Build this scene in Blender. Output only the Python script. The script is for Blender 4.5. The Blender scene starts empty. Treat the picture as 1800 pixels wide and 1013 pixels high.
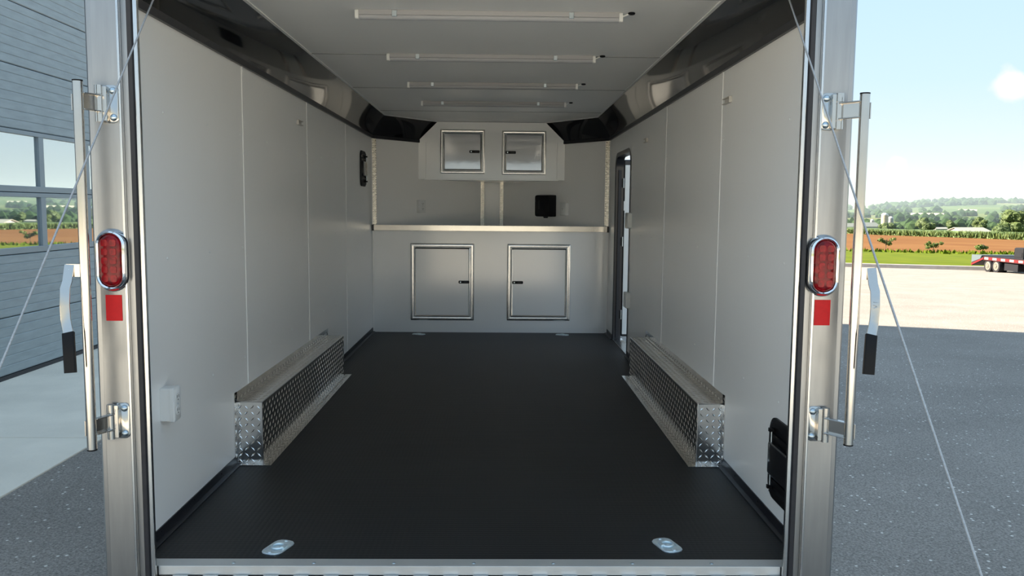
import bpy, bmesh, math, random
from mathutils import Vector, Matrix, noise

scene = bpy.context.scene
col = scene.collection
R = math.radians
random.seed(7)

# ------------------------------------------------------------------ camera
cam_data = bpy.data.cameras.new('camera')
cam = bpy.data.objects.new('camera', cam_data)
col.objects.link(cam)
scene.camera = cam
F_PX, PITCH, YAW, ROLL = 1455.47, 0.09547, 0.01653, 0.00876
cam_data.sensor_fit = 'HORIZONTAL'
cam_data.sensor_width = 36.0
cam_data.lens = 36.0 * F_PX / 1800.0
cam_data.clip_start = 0.05
cam_data.clip_end = 20000
_f = Vector((math.sin(YAW) * math.cos(PITCH), math.cos(YAW) * math.cos(PITCH), -math.sin(PITCH)))
_r0 = Vector((math.cos(YAW), -math.sin(YAW), 0))
_u0 = _r0.cross(_f)
_r = _r0 * math.cos(ROLL) + _u0 * math.sin(ROLL)
_u = _u0 * math.cos(ROLL) - _r0 * math.sin(ROLL)
m = Matrix((_r, _u, -_f)).transposed().to_4x4()
m.translation = (0.0714, 0.0, 1.1076)
cam.matrix_world = m

# ------------------------------------------------------------------ light
SKY_STRENGTH = 1.0
SUN_STRENGTH = 11.8
SUN_ELEV = 29.0
scene.view_settings.view_transform = 'Standard'
scene.view_settings.look = 'None'
scene.view_settings.gamma = 1.0
scene.view_settings.use_curve_mapping = False
scene.view_settings.exposure = 1.06
scene.cycles.max_bounces = 14
scene.cycles.diffuse_bounces = 9
scene.cycles.glossy_bounces = 5
scene.cycles.volume_bounces = 1

world = bpy.data.worlds.new('world')
scene.world = world
world.use_nodes = True
wn, wl = world.node_tree.nodes, world.node_tree.links
wn.clear()
w_out = wn.new('ShaderNodeOutputWorld')
w_bg = wn.new('ShaderNodeBackground')
w_tc = wn.new('ShaderNodeTexCoord')
w_sep = wn.new('ShaderNodeSeparateXYZ')
w_ramp = wn.new('ShaderNodeValToRGB')
wl.new(w_tc.outputs['Generated'], w_sep.inputs[0])
wl.new(w_sep.outputs['Z'], w_ramp.inputs[0])
stops = [(0.0, (.44, .465, .435)), (.05, (.41, .465, .47)), (.14, (.345, .455, .55)),
         (.26, (.295, .42, .56)), (.55, (.295, .42, .555)), (1.0, (.295, .415, .55))]
el = w_ramp.color_ramp.elements
while len(el) < len(stops):
    el.new(0.5)
for e, (p, c) in zip(el, stops):
    e.position = p
    e.color = (*c, 1)
# a few small cumulus puffs low over the valley
def cloud_mask(direction, inner, outer, seed):
    dot = wn.new('ShaderNodeVectorMath'); dot.operation = 'DISTANCE'
    dot.inputs[1].default_value = direction
    nz = wn.new('ShaderNodeTexNoise'); nz.noise_dimensions = '4D'
    nz.inputs['Scale'].default_value = 34; nz.inputs['Detail'].default_value = 5; nz.inputs['W'].default_value = seed
    wl.new(w_tc.outputs['Generated'], nz.inputs['Vector'])
    wl.new(w_tc.outputs['Generated'], dot.inputs[0])
    mr = wn.new('ShaderNodeMapRange'); mr.inputs['From Min'].default_value = inner; mr.inputs['From Max'].default_value = outer
    mr.inputs['To Min'].default_value = 1; mr.inputs['To Max'].default_value = 0
    wl.new(dot.outputs['Value'], mr.inputs[0])
    sm = wn.new('ShaderNodeMath'); sm.operation = 'ADD'
    wl.new(mr.outputs[0], sm.inputs[0]); wl.new(nz.outputs['Fac'], sm.inputs[1])
    m2 = wn.new('ShaderNodeMapRange'); m2.inputs['From Min'].default_value = .98; m2.inputs['From Max'].default_value = 1.25
    wl.new(sm.outputs[0], m2.inputs[0])
    return m2.outputs[0]
c1 = cloud_mask((.518, .845, .1316), .0, .040, 1.3)
c2 = cloud_mask((.43, .90, .048), .0, .022, 4.1)
mx = wn.new('ShaderNodeMath'); mx.operation = 'MAXIMUM'
wl.new(c1, mx.inputs[0]); wl.new(c2, mx.inputs[1])
mul = wn.new('ShaderNodeMath'); mul.operation = 'MULTIPLY'; mul.inputs[1].default_value = .7
wl.new(mx.outputs[0], mul.inputs[0])
w_mix = wn.new('ShaderNodeMixRGB')
w_mix.inputs[2].default_value = (.60, .54, .50, 1)
wl.new(mul.outputs[0], w_mix.inputs[0]); wl.new(w_ramp.outputs[0], w_mix.inputs[1])
wl.new(w_mix.outputs[0], w_bg.inputs[0])
w_bg.inputs[1].default_value = SKY_STRENGTH
wl.new(w_bg.outputs[0], w_out.inputs[0])

sun_data = bpy.data.lights.new('sun', 'SUN')
sun_data.energy = SUN_STRENGTH
sun_data.angle = R(0.6)
sun_data.color = (1.0, .89, .72)
sun = bpy.data.objects.new('sun', sun_data)
col.objects.link(sun)
_sd = Vector((.9453, -.3261, 0)) * math.cos(R(SUN_ELEV)) + Vector((0, 0, -math.sin(R(SUN_ELEV))))
sun.rotation_euler = _sd.to_track_quat('-Z', 'Y').to_euler()

# ------------------------------------------------------------------ materials
def srgb(r, g, b):
    def c(v):
        v /= 255
        return v / 12.92 if v <= .04045 else ((v + .055) / 1.055) ** 2.4
    return (c(r), c(g), c(b))

def mat(name, c, rough=.5, metal=0.0, var=0.0, vscale=4.0, bump=0.0, bscale=60.0, coat=0.0, spec=None,
        stretch=None, detail=4, c2=None, aniso=0.0):
    mt = bpy.data.materials.new(name)
    mt.use_nodes = True
    nd, lk = mt.node_tree.nodes, mt.node_tree.links
    p = nd['Principled BSDF']
    p.inputs['Roughness'].default_value = rough
    p.inputs['Metallic'].default_value = metal
    p.inputs['Coat Weight'].default_value = coat
    p.inputs['Coat Roughness'].default_value = .08
    if spec is not None:
        p.inputs['Specular IOR Level'].default_value = spec
    tc = nd.new('ShaderNodeTexCoord')
    src = tc.outputs['Object']
    if stretch:
        mp = nd.new('ShaderNodeMapping')
        mp.inputs['Scale'].default_value = stretch
        lk.new(src, mp.inputs[0])
        src = mp.outputs[0]
    nz = nd.new('ShaderNodeTexNoise')
    nz.inputs['Scale'].default_value = vscale
    nz.inputs['Detail'].default_value = detail
    lk.new(src, nz.inputs['Vector'])
    mr = nd.new('ShaderNodeMapRange')
    mr.inputs['From Min'].default_value = .3
    mr.inputs['From Max'].default_value = .7
    lk.new(nz.outputs['Fac'], mr.inputs[0])
    mxn = nd.new('ShaderNodeMixRGB')
    a = c if c2 else tuple(max(0, v * (1 - var)) for v in c)
    b = c2 if c2 else tuple(min(1, v * (1 + var)) for v in c)
    mxn.inputs[1].default_value = (*a, 1)
    mxn.inputs[2].default_value = (*b, 1)
    lk.new(mr.outputs[0], mxn.inputs[0])
    lk.new(mxn.outputs[0], p.inputs['Base Color'])
    if bump:
        nb = nd.new('ShaderNodeTexNoise')
        nb.inputs['Scale'].default_value = bscale
        nb.inputs['Detail'].default_value = 3
        lk.new(src, nb.inputs['Vector'])
        bp = nd.new('ShaderNodeBump')
        bp.inputs['Strength'].default_value = bump
        bp.inputs['Distance'].default_value = .01
        lk.new(nb.outputs['Fac'], bp.inputs['Height'])
        lk.new(bp.outputs[0], p.inputs['Normal'])
    if aniso:
        p.inputs['Anisotropic'].default_value = aniso
    return mt

M = {}
M['wall'] = mat('white_wall_sheet', (.915, .91, .89), .34, var=.012, vscale=1.2, bump=.006, bscale=3, spec=.7)
M['ceiling'] = mat('white_ceiling_sheet', (.86, .855, .835), .45, var=.015, vscale=1.5)
M['cabinet'] = mat('white_gloss_sheet', (.92, .925, .92), .14, var=.01, vscale=1.5, bump=.03, bscale=2.2, spec=1.0)
M['locker'] = mat('glossy_white_door_skin', (.76, .77, .78), .07, .35, var=.01, bump=.10, bscale=4.5, spec=.8)
M['cove'] = mat('black_gloss_cove', (.006, .0065, .008), .045, var=.1, bump=.012, bscale=1.2, spec=.32)
M['black_trim'] = mat('black_trim', (.012, .012, .016), .35, var=.1)
M['rubber'] = mat('black_rubber', (.016, .016, .020), .55, var=.2, vscale=30)
M['black_plastic'] = mat('black_plastic', (.006, .006, .007), .45, var=.2, spec=.2)
M['alu'] = mat('brushed_aluminium', (.345, .35, .355), .34, 1.0, var=.06, vscale=9, stretch=(6, 6, .6), bump=.02, bscale=40)
M['alu_bright'] = mat('bright_aluminium', (.66, .655, .645), .22, 1.0, var=.04, vscale=10)
M['plate'] = mat('diamond_plate_aluminium', (.80, .79, .77), .17, 1.0, var=.07, vscale=14, bump=.05, bscale=25)
M['strip'] = mat('dull_strip_aluminium', (.36, .34, .30), .3, 1.0, var=.3, vscale=60)
M['tread'] = mat('diamond_tread_bar', (.84, .82, .78), .16, 1.0, var=.05)
M['steel'] = mat('polished_stainless', (.56, .535, .50), .16, 1.0, var=.04, vscale=12)
M['chrome'] = mat('chrome', (.92, .92, .92), .05, 1.0)
M['zinc'] = mat('zinc_plated_steel', (.55, .63, .68), .30, 1.0, var=.1, vscale=40)
M['white_plastic'] = mat('white_plastic', (.80, .81, .79), .35, var=.02)
M['tan_plastic'] = mat('warm_white_plastic', (.60, .57, .52), .4, var=.03)
M['seam'] = mat('grey_seam', (.34, .34, .33), .6)
M['ring_zinc'] = mat('bright_zinc_plate', (.78, .88, .95), .48, .8, var=.12, vscale=40)
M['sill'] = mat('mill_finish_sill', (.74, .745, .73), .48, .8, var=.05, vscale=6)
M['dark_slot'] = mat('dark_slot', (.02, .02, .02), .6)
M['frost'] = mat('frosted_tube', (.40, .41, .43), .4, var=.02, spec=.3)
M['tape'] = mat('red_reflective_tape', srgb(205, 22, 26), .5, var=.06, vscale=60, spec=.3)
M['cable'] = mat('steel_cable', (.42, .42, .42), .45, .5, var=.15, vscale=200)
M['paper'] = mat('white_print_label', (.8, .8, .78), .5)
M['lens'] = mat('red_lens', srgb(150, 4, 18), .22, var=0.0, c2=srgb(84, 2, 8), vscale=60, detail=1, spec=.35)

# floor: black rubber coin sheet
fm = mat('black_ribbed_rubber_floor', (.0115, .012, .013), .50, var=.18, vscale=2.2, spec=.42)
nd, lk = fm.node_tree.nodes, fm.node_tree.links
tc = nd.new('ShaderNodeTexCoord')
vo = nd.new('ShaderNodeTexVoronoi'); vo.inputs['Scale'].default_value = 55; vo.inputs['Randomness'].default_value = 0.0
lk.new(tc.outputs['Object'], vo.inputs['Vector'])
bp = nd.new('ShaderNodeBump'); bp.inputs['Strength'].default_value = .35; bp.inputs['Distance'].default_value = .003; bp.invert = True
lk.new(vo.outputs['Distance'], bp.inputs['Height']); lk.new(bp.outputs[0], nd['Principled BSDF'].inputs['Normal'])
M['floor'] = fm

# asphalt with pale stone chips
am = mat('asphalt', (.25, .225, .20), .85, var=.12, vscale=.9, bump=.5, bscale=110, spec=.25)
nd, lk = am.node_tree.nodes, am.node_tree.links
p = nd['Principled BSDF']
base_link = p.inputs['Base Color'].links[0].from_socket
tc = nd.new('ShaderNodeTexCoord')
vo = nd.new('ShaderNodeTexVoronoi'); vo.inputs['Scale'].default_value = 26
lk.new(tc.outputs['Object'], vo.inputs['Vector'])
n2 = nd.new('ShaderNodeTexNoise'); n2.inputs['Scale'].default_value = 85; n2.inputs['Detail'].default_value = 5; n2.inputs['Roughness'].default_value = .75
lk.new(tc.outputs['Object'], n2.inputs['Vector'])
mr = nd.new('ShaderNodeMapRange'); mr.inputs['From Min'].default_value = .24; mr.inputs['From Max'].default_value = .15
lk.new(vo.outputs['Distance'], mr.inputs[0])
gt = nd.new('ShaderNodeMath'); gt.operation = 'GREATER_THAN'; gt.inputs[1].default_value = .80
sepc = nd.new('ShaderNodeSeparateColor'); lk.new(vo.outputs['Color'], sepc.inputs[0]); lk.new(sepc.outputs[0], gt.inputs[0])
ml = nd.new('ShaderNodeMath'); ml.operation = 'MULTIPLY'; lk.new(mr.outputs[0], ml.inputs[0]); lk.new(gt.outputs[0], ml.inputs[1])
mg = nd.new('ShaderNodeMapRange'); mg.inputs['From Min'].default_value = .32; mg.inputs['From Max'].default_value = .68
mg.inputs['To Min'].default_value = .42; mg.inputs['To Max'].default_value = 1.55
lk.new(n2.outputs['Fac'], mg.inputs[0])
grain = nd.new('ShaderNodeMixRGB'); grain.blend_type = 'MULTIPLY'; grain.inputs[0].default_value = 1
lk.new(base_link, grain.inputs[1]); lk.new(mg.outputs[0], grain.inputs[2])
chip = nd.new('ShaderNodeMixRGB'); chip.inputs[2].default_value = (.72, .68, .62, 1)
lk.new(ml.outputs[0], chip.inputs[0]); lk.new(grain.outputs[0], chip.inputs[1]); lk.new(chip.outputs[0], p.inputs['Base Color'])
M['asphalt'] = am
M['concrete'] = mat('broom_finished_concrete', (.78, .71, .60), .8, var=.10, vscale=1.6, bump=.25, bscale=60)
M['kerb'] = mat('kerb_concrete', (.30, .27, .25), .85, var=.15, vscale=2)
M['grass'] = mat('mown_grass', (.060, .092, .003), .9, c2=(.120, .140, .005), spec=.1, vscale=.35, bump=.8, bscale=4, detail=8)
M['tuft'] = mat('long_grass', (.045, .085, .004), .9, c2=(.095, .13, .008), spec=.1, vscale=.6)
M['soil'] = mat('orange_brown_soil', (.135, .056, .016), .95, c2=(.180, .085, .028), vscale=.12, spec=.1, detail=9, stretch=(1, .35, 1), bump=.6, bscale=1.2)
M['corn'] = mat('corn_leaf', (.045, .085, .012), .7, c2=(.11, .15, .035), vscale=.4)
M['leaf'] = mat('tree_leaf', (.03, .055, .012), .75, c2=(.08, .11, .022), vscale=.35)
M['young_leaf'] = mat('young_tree_leaf', (.045, .085, .008), .7, c2=(.10, .14, .012), vscale=1.4)
M['wood_leaf'] = mat('distant_wood_leaf', (.016, .036, .016), .9, spec=.1, c2=(.038, .066, .024), vscale=.04)
M['bark'] = mat('tree_bark', (.12, .085, .06), .9, var=.3)
M['roof_white'] = mat('pale_metal_roof', (.40, .37, .28), .45, var=.04, vscale=.5)
M['barn_wall'] = mat('grey_barn_wall', (.36, .34, .32), .7, var=.1, vscale=.4)
M['barn_white'] = mat('white_barn_wall', (.42, .40, .40), .7, var=.08, vscale=.4)
M['silo'] = mat('tan_stave_silo', (.47, .37, .26), .8, var=.15, vscale=.5, stretch=(1, 1, 3))
M['silo_grey'] = mat('grey_stave_silo', (.30, .29, .29), .8, var=.15, vscale=.5)
M['silo_cap'] = mat('silo_dome_metal', (.60, .56, .50), .4, .3)
M['brick_wall'] = mat('grey_building_siding', (.24, .27, .30), .6, var=.06)
M['door_grey'] = mat('blue_grey_door_skin', (.29, .335, .35), .45, var=.10, vscale=7, stretch=(1, .6, 3), bump=.06, bscale=120)
M['door_frame'] = mat('blue_grey_window_rail', (.25, .29, .31), .4, var=.04)
M['tyre'] = mat('tyre_rubber', (.014, .014, .017), .8, var=.2, spec=.2)
M['wheel'] = mat('pale_steel_wheel', (.17, .15, .12), .6, .1)
M['flat_red'] = mat('dark_red_frame', (.06, .010, .012), .6, spec=.2)
M['flat_dark'] = mat('black_trailer_frame', (.010, .010, .013), .6, spec=.2)
M['tail_grey'] = mat('grey_beavertail_deck', (.08, .10, .11), .7, spec=.2)
M['stripe_red'] = mat('red_stripe_segment', (.16, .012, .014), .5, spec=.2)
M['stripe_white'] = mat('white_stripe_segment', (.40, .32, .28), .5, spec=.2)

gm = bpy.data.materials.new('tinted_window_glass')
gm.use_nodes = True
p = gm.node_tree.nodes['Principled BSDF']
p.inputs['Base Color'].default_value = (.62, .68, .70, 1)
p.inputs['Metallic'].default_value = .92
p.inputs['Roughness'].default_value = .015
M['glass'] = gm

# far farmland: patchwork of fields
hm = bpy.data.materials.new('patchwork_farmland')
hm.use_nodes = True
nd, lk = hm.node_tree.nodes, hm.node_tree.links
p = nd['Principled BSDF']; p.inputs['Roughness'].default_value = .95; p.inputs['Specular IOR Level'].default_value = .1
tc = nd.new('ShaderNodeTexCoord')
mp = nd.new('ShaderNodeMapping'); mp.inputs['Scale'].default_value = (.0062, .0030, 0); mp.inputs['Rotation'].default_value = (0, 0, .45)
lk.new(tc.outputs['Object'], mp.inputs[0])
vo = nd.new('ShaderNodeTexVoronoi'); vo.distance = 'CHEBYCHEV'; vo.inputs['Scale'].default_value = 1.0
lk.new(mp.outputs[0], vo.inputs['Vector'])
sc_ = nd.new('ShaderNodeSeparateColor'); lk.new(vo.outputs['Color'], sc_.inputs[0])
rp = nd.new('ShaderNodeValToRGB'); rp.color_ramp.interpolation = 'CONSTANT'
el = rp.color_ramp.elements
cols = [(0, (.05, .085, .02)), (.2, (.075, .105, .025)), (.42, (.035, .065, .015)), (.6, (.095, .12, .035)), (.78, (.055, .09, .02)), (.93, (.13, .125, .05))]
while len(el) < len(cols):
    el.new(.5)
for e, (pp, c) in zip(el, cols):
    e.position = pp; e.color = (*c, 1)
lk.new(sc_.outputs[0], rp.inputs[0]); lk.new(rp.outputs[0], p.inputs['Base Color'])
M['farmland'] = hm

# ------------------------------------------------------------------ mesh helpers
class MB:
    def __init__(self):
        self.v = []; self.f = []
    def add(self, vs, fs):
        o = len(self.v)
        self.v += [Vector(a) for a in vs]
        self.f += [tuple(i + o for i in f) for f in fs]
        return self
    def box(self, x0, x1, y0, y1, z0, z1):
        vs = [(x0, y0, z0), (x1, y0, z0), (x1, y1, z0), (x0, y1, z0), (x0, y0, z1), (x1, y0, z1), (x1, y1, z1), (x0, y1, z1)]
        return self.add(vs, [(3, 2, 1, 0), (4, 5, 6, 7), (0, 1, 5, 4), (1, 2, 6, 5), (2, 3, 7, 6), (3, 0, 4, 7)])
    def obox(self, O, U, V, N, w, h, d):
        """box on an oriented frame: centred on O in U,V; from O out to O+N*d"""
        O, U, V, N = Vector(O), Vector(U), Vector(V), Vector(N)
        vs = []
        for k in (0, d):
            for a, b in ((-1, -1), (1, -1), (1, 1), (-1, 1)):
                vs.append(O + U * a * w / 2 + V * b * h / 2 + N * k)
        return self.add(vs, [(3, 2, 1, 0), (4, 5, 6, 7), (0, 1, 5, 4), (1, 2, 6, 5), (2, 3, 7, 6), (3, 0, 4, 7)])
    def poly_prism(self, pts, off):
        """flat polygon (3-D points) extruded by off"""
        n = len(pts); off = Vector(off)
        vs = [Vector(a) for a in pts] + [Vector(a) + off for a in pts]
        fs = [tuple(range(n - 1, -1, -1)), tuple(range(n, 2 * n))] + [(i, (i + 1) % n, n + (i + 1) % n, n + i) for i in range(n)]
        return self.add(vs, fs)
    def loft(self, loops, cap0=True, cap1=True, closed=True):
        n = len(loops[0]); vs = [p_ for lp in loops for p_ in lp]; fs = []
        for k in range(len(loops) - 1):
            for i in range(n if closed else n - 1):
                j = (i + 1) % n
                fs.append((k * n + i, k * n + j, (k + 1) * n + j, (k + 1) * n + i))
        if cap0: fs.append(tuple(range(n - 1, -1, -1)))
        if cap1: fs.append(tuple(range((len(loops) - 1) * n, len(loops) * n)))
        return self.add(vs, fs)
    def rr(self, O, U, V, N, secs, cap0=True, cap1=True, seg=5):
        """loft of rounded rectangles: secs = [(width, height, radius, distance along N)]"""
        O, U, V, N = Vector(O), Vector(U), Vector(V), Vector(N)
        loops = []
        for w, h, r, d in secs:
            r = min(r, w / 2 - 1e-5, h / 2 - 1e-5); lp = []
            for k, (sx, sy) in enumerate(((1, 1), (-1, 1), (-1, -1), (1, -1))):
                for i in range(seg + 1):
                    a = (k + i / seg) * math.pi / 2
                    lp.append(O + U * (sx * (w / 2 - r) + r * math.cos(a)) + V * (sy * (h / 2 - r) + r * math.sin(a)) + N * d)
            loops.append(lp)
        return self.loft(loops, cap0, cap1)
    def cyl(self, a, b, r, n=16, r2=None, caps=True):
        a, b = Vector(a), Vector(b); d = (b - a).normalized()
        t = d.orthogonal().normalized(); s = d.cross(t)
        r2 = r if r2 is None else r2
        loops = [[c + (t * math.cos(2 * math.pi * i / n) + s * math.sin(2 * math.pi * i / n)) * rr_ for i in range(n)] for c, rr_ in ((a, r), (b, r2))]
        return self.loft(loops, caps, caps)
    def tube(self, pts, r, n=8):
        pts = [Vector(a) for a in pts]; loops = []
        up = None
        for i, c in enumerate(pts):
            d = (pts[min(i + 1, len(pts) - 1)] - pts[max(i - 1, 0)]).normalized()
            t = d.orthogonal().normalized() if up is None else (up - d * up.dot(d)).normalized()
            up = t; s = d.cross(t)
            loops.append([c + (t * math.cos(2 * math.pi * k / n) + s * math.sin(2 * math.pi * k / n)) * r for k in range(n)])
        return self.loft(loops)
    def dome(self, O, N, r, h, n=10):
        O, N = Vector(O), Vector(N).normalized(); t = N.orthogonal().normalized(); s = N.cross(t); loops = []
        for k in range(4):
            a = k / 4 * math.pi / 2
            loops.append([O + N * h * math.sin(a) + (t * math.cos(2 * math.pi * i / n) + s * math.sin(2 * math.pi * i / n)) * r * math.cos(a) for i in range(n)])
        loops.append([O + N * h + (t * math.cos(2 * math.pi * i / n) + s * math.sin(2 * math.pi * i / n)) * r * .12 for i in range(n)])
        return self.loft(loops)
    def torus(self, O, N, R0, r, n=20, k=8, a0=0, a1=2 * math.pi):
        O, N = Vector(O), Vector(N).normalized(); t = N.orthogonal().normalized(); s = N.cross(t)
        full = abs(a1 - a0 - 2 * math.pi) < 1e-4; loops = []
        for i in range(n + 1):
            a = a0 + (a1 - a0) * i / n
            d = t * math.cos(a) + s * math.sin(a)
            loops.append([O + d * (R0 + r * math.cos(2 * math.pi * j / k)) + N * r * math.sin(2 * math.pi * j / k) for j in range(k)])
        return self.loft(loops, not full, not full)
    def treads(self, O, U, V, N, w, h, pitch=.027, L=.026, W=.0075, H=.0018, margin=.004):
        """raised alternating tread bars of diamond plate, O at the corner"""
        O, U, V, N = Vector(O), Vector(U), Vector(V), Vector(N)
        nu, nv = int(w / pitch) + 1, int(h / pitch) + 1
        for i in range(nu):
            for j in range(nv):
                cu, cv = (i + .5) * pitch, (j + .5) * pitch
                sgn = 1 if (i + j) % 2 else -1
                d = (U + V * sgn).normalized(); e = (U * -sgn + V).normalized()
                half = L / 2
                if not (margin + half * .7 < cu < w - margin - half * .7 and margin + half * .7 < cv < h - margin - half * .7):
                    continue
                c = O + U * cu + V * cv
                self.add([c - d * half, c + e * W / 2, c + d * half, c - e * W / 2, c - d * half * .45 + N * H, c + d * half * .45 + N * H],
                         [(0, 4, 1), (1, 4, 5), (1, 5, 2), (2, 5, 3), (3, 5, 4), (3, 4, 0)])
        return self
    def xf(self, mtx):
        self.v = [mtx @ a for a in self.v]
        return self
    def build(self, name, material, parent=None, smooth=False, bevel=0.0, kind=None):
        off = base_of(parent)
        me = bpy.data.meshes.new(name)
        me.from_pydata([a - off for a in self.v], [], self.f)
        me.update()
        bm = bmesh.new(); bm.from_mesh(me)
        bmesh.ops.recalc_face_normals(bm, faces=bm.faces)
        if smooth:
            for fc in bm.faces: fc.smooth = True
            for ed in bm.edges:
                if len(ed.link_faces) == 2 and ed.calc_face_angle(0) > R(38): ed.smooth = False
        bm.to_mesh(me); bm.free()
        me.materials.append(M[material])
        o = bpy.data.objects.new(name, me)
        col.objects.link(o)
        if parent: o.parent = parent
        if bevel:
            b = o.modifiers.new('bevel', 'BEVEL'); b.width = bevel; b.segments = 2; b.limit_method = 'ANGLE'; b.angle_limit = R(50)
        if kind: o['kind'] = kind
        return o

def base_of(o):
    t = Vector((0, 0, 0))
    while o is not None:
        t += o.location; o = o.parent
    return t

def tag(o, label=None, cat=None, group=None, kind=None):
    if label: o['label'] = label
    if cat: o['category'] = cat
    if group: o['group'] = group
    if kind: o['kind'] = kind
    return o

def thing(name, loc, label, cat, group=None, kind=None):
    o = bpy.data.objects.new(name, None)
    o.empty_display_size = .05
    o.location = loc
    col.objects.link(o)
    return tag(o, label, cat, group, kind)

def struct(name, loc, label):
    return thing(name, loc, label, None, None, 'structure')

def share(src, name, parent, loc):
    """another object on the same mesh, at a world point"""
    o = bpy.data.objects.new(name, src.data)
    o.parent = parent
    o.location = Vector(loc) - base_of(parent)
    col.objects.link(o)
    return o

X, Y, Z = Vector((1, 0, 0)), Vector((0, 1, 0)), Vector((0, 0, 1))

# ================================================================== GROUND AND FARMLAND
NX, NY = .30, .954                      # the lot falls away along this direction; kerb runs across it
PROFILE = [(-400, -.55), (11, -.55), (56, -2.40), (57, -2.22), (111, -3.78), (333, -7.4), (500, -9.0), (700, -12.5),
           (900, -14.0), (1200, -10.5), (1600, -3.0), (2200, 13), (2800, 27), (3400, 36), (4200, 20), (5200, 30), (6500, 62), (8000, 60)]
def prof(s):
    for (a, za), (b, zb) in zip(PROFILE, PROFILE[1:]):
        if s <= b:
            t = (s - a) / (b - a)
            return za + (zb - za) * max(0, min(1, t))
    return PROFILE[-1][1]
def st(s, t):                           # (distance across kerb, distance along kerb) -> X, Y
    return (s * NX + t * NY, s * NY - t * NX)
def gz(x, y):
    s = x * NX + y * NY; t = x * NY - y * NX
    z = prof(s)
    if s > 600:
        k = min(1, (s - 600) / 1200)
        z += k * 9 * noise.noise(Vector((s / 700, t / 600, 3.1)))
        if s > 1300:                    # valley opens towards the left
            left = max(0, min(1, (420 + (s - 1300) * .10 - t) / 420))
            z -= left * min(1, (s - 1300) / 500) * (1 if s < 4300 else max(0, 1 - (s - 4300) / 900)) * (18 + .008 * (s - 1300))
    return z
def terrain(name, material, s_list, t_list, label, kind='structure', lift=0.0, keep=None):
    vs = []; fs = []; nt = len(t_list)
    for s in s_list:
        for t in t_list:
            x, y = st(s, t); vs.append((x, y, gz(x, y) + lift))
    for i in range(len(s_list) - 1):
        for j in range(nt - 1):
            fs.append((i * nt + j, i * nt + j + 1, (i + 1) * nt + j + 1, (i + 1) * nt + j))
    mb = MB(); mb.v = [Vector(a) for a in vs]; mb.f = fs
    return tag(mb.build(name, material, smooth=True), label, None, None, kind)

terrain('asphalt_lot', 'asphalt', [-70, -40, -20, 0, 11, 25, 40, 56.2], [-120, -60, -25, 0, 25, 60, 120, 200],
        'dark speckled asphalt lot around the trailer, sunlit towards the kerb')
kb = MB()
loops = []
for t in (-120, -60, 0, 40, 80, 120, 200):
    lp = []
    for s, dz in ((55.7, -.05), (55.75, .26), (56.1, .28), (56.3, .05)):
        x, y = st(s, t); lp.append((x, y, prof(55.7) + dz))
    loops.append(lp)
kb.loft(loops, True, True, True)
tag(kb.build('kerb', 'kerb'), 'long low concrete kerb between asphalt lot and grass', None, None, 'structure')
terrain('grass_verge', 'grass', [56.2, 57, 70, 90, 118], [-140, -60, 0, 30, 60, 100, 200],
        'bright mown grass strip beyond the kerb', 'stuff')
terrain('soil_field', 'soil', [108, 118, 160, 220, 280, 333, 400, 460], [-260, -140, -60, 0, 50, 100, 160, 240, 320, 420],
        'orange brown bare soil field behind the grass', 'structure', lift=.02)
terrain('farm_valley', 'farmland', [440, 480, 520, 560, 600, 660, 720, 800, 900, 1000, 1100, 1250, 1400, 1550, 1700, 1850, 2000, 2200, 2400, 2600, 2800, 3000, 3200, 3400, 3700, 4200, 4700, 5200, 5800, 6500, 8000],
        [-2500, -1500, -800, -400, -200, -100, 0, 100, 200, 300, 400, 500, 600, 700, 800, 900, 1000, 1150, 1300, 1500, 1800, 2200, 2800, 3600, 5000],
        'hazy patchwork of green fields and hills across the valley')
terrain('near_farm_ground', 'farmland', [100, 200, 300, 440, 560], [138, 170, 210, 260, 330, 440, 600],
        'green ground around the farm behind the corn', 'structure', lift=.08)
bk = MB().box(-2500, 2500, -2500, -60, -1.2, -.62)
tag(bk.build('rear_field', 'grass'), 'open grass ground far behind the camera', None, None, 'structure')
lf = MB().box(-2500, -110, -60, 2200, -1.2, -.64)
tag(lf.build('side_field', 'grass'), 'open grass ground far beyond the building', None, None, 'structure')

rl = struct('floor_rear_lot', (0, -14, -.55), 'pale sunlit concrete lot behind the camera')
for i in range(10):
    for j in range(6):
        x0, y0 = -30 + i * 7, .4 - (j + 1) * 7
        MB().box(x0 + .006, x0 + 6.994, y0 + .006, y0 + 6.994, -.62, -.541).build('concrete_slab', 'concrete', rl)

# long grass tufts at the edge of the soil
mb = MB(); rg = random.Random(3)
for i in range(2600):
    t = rg.uniform(-30, 90); s = 109 + rg.gauss(0, 2.2) + 2 * math.sin(t * .22)
    x, y = st(s, t); z = gz(x, y); h = rg.uniform(.15, .55); a = rg.uniform(0, math.pi); w = rg.uniform(.1, .3)
    dx, dy = math.cos(a) * w, math.sin(a) * w
    mb.add([(x - dx, y - dy, z), (x + dx, y + dy, z), (x + dx * .5 + rg.uniform(-.1, .1), y, z + h)], [(0, 1, 2)])
tag(mb.build('long_grass', 'tuft'), 'ragged long grass along the edge of the soil field', None, None, 'stuff')

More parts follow.
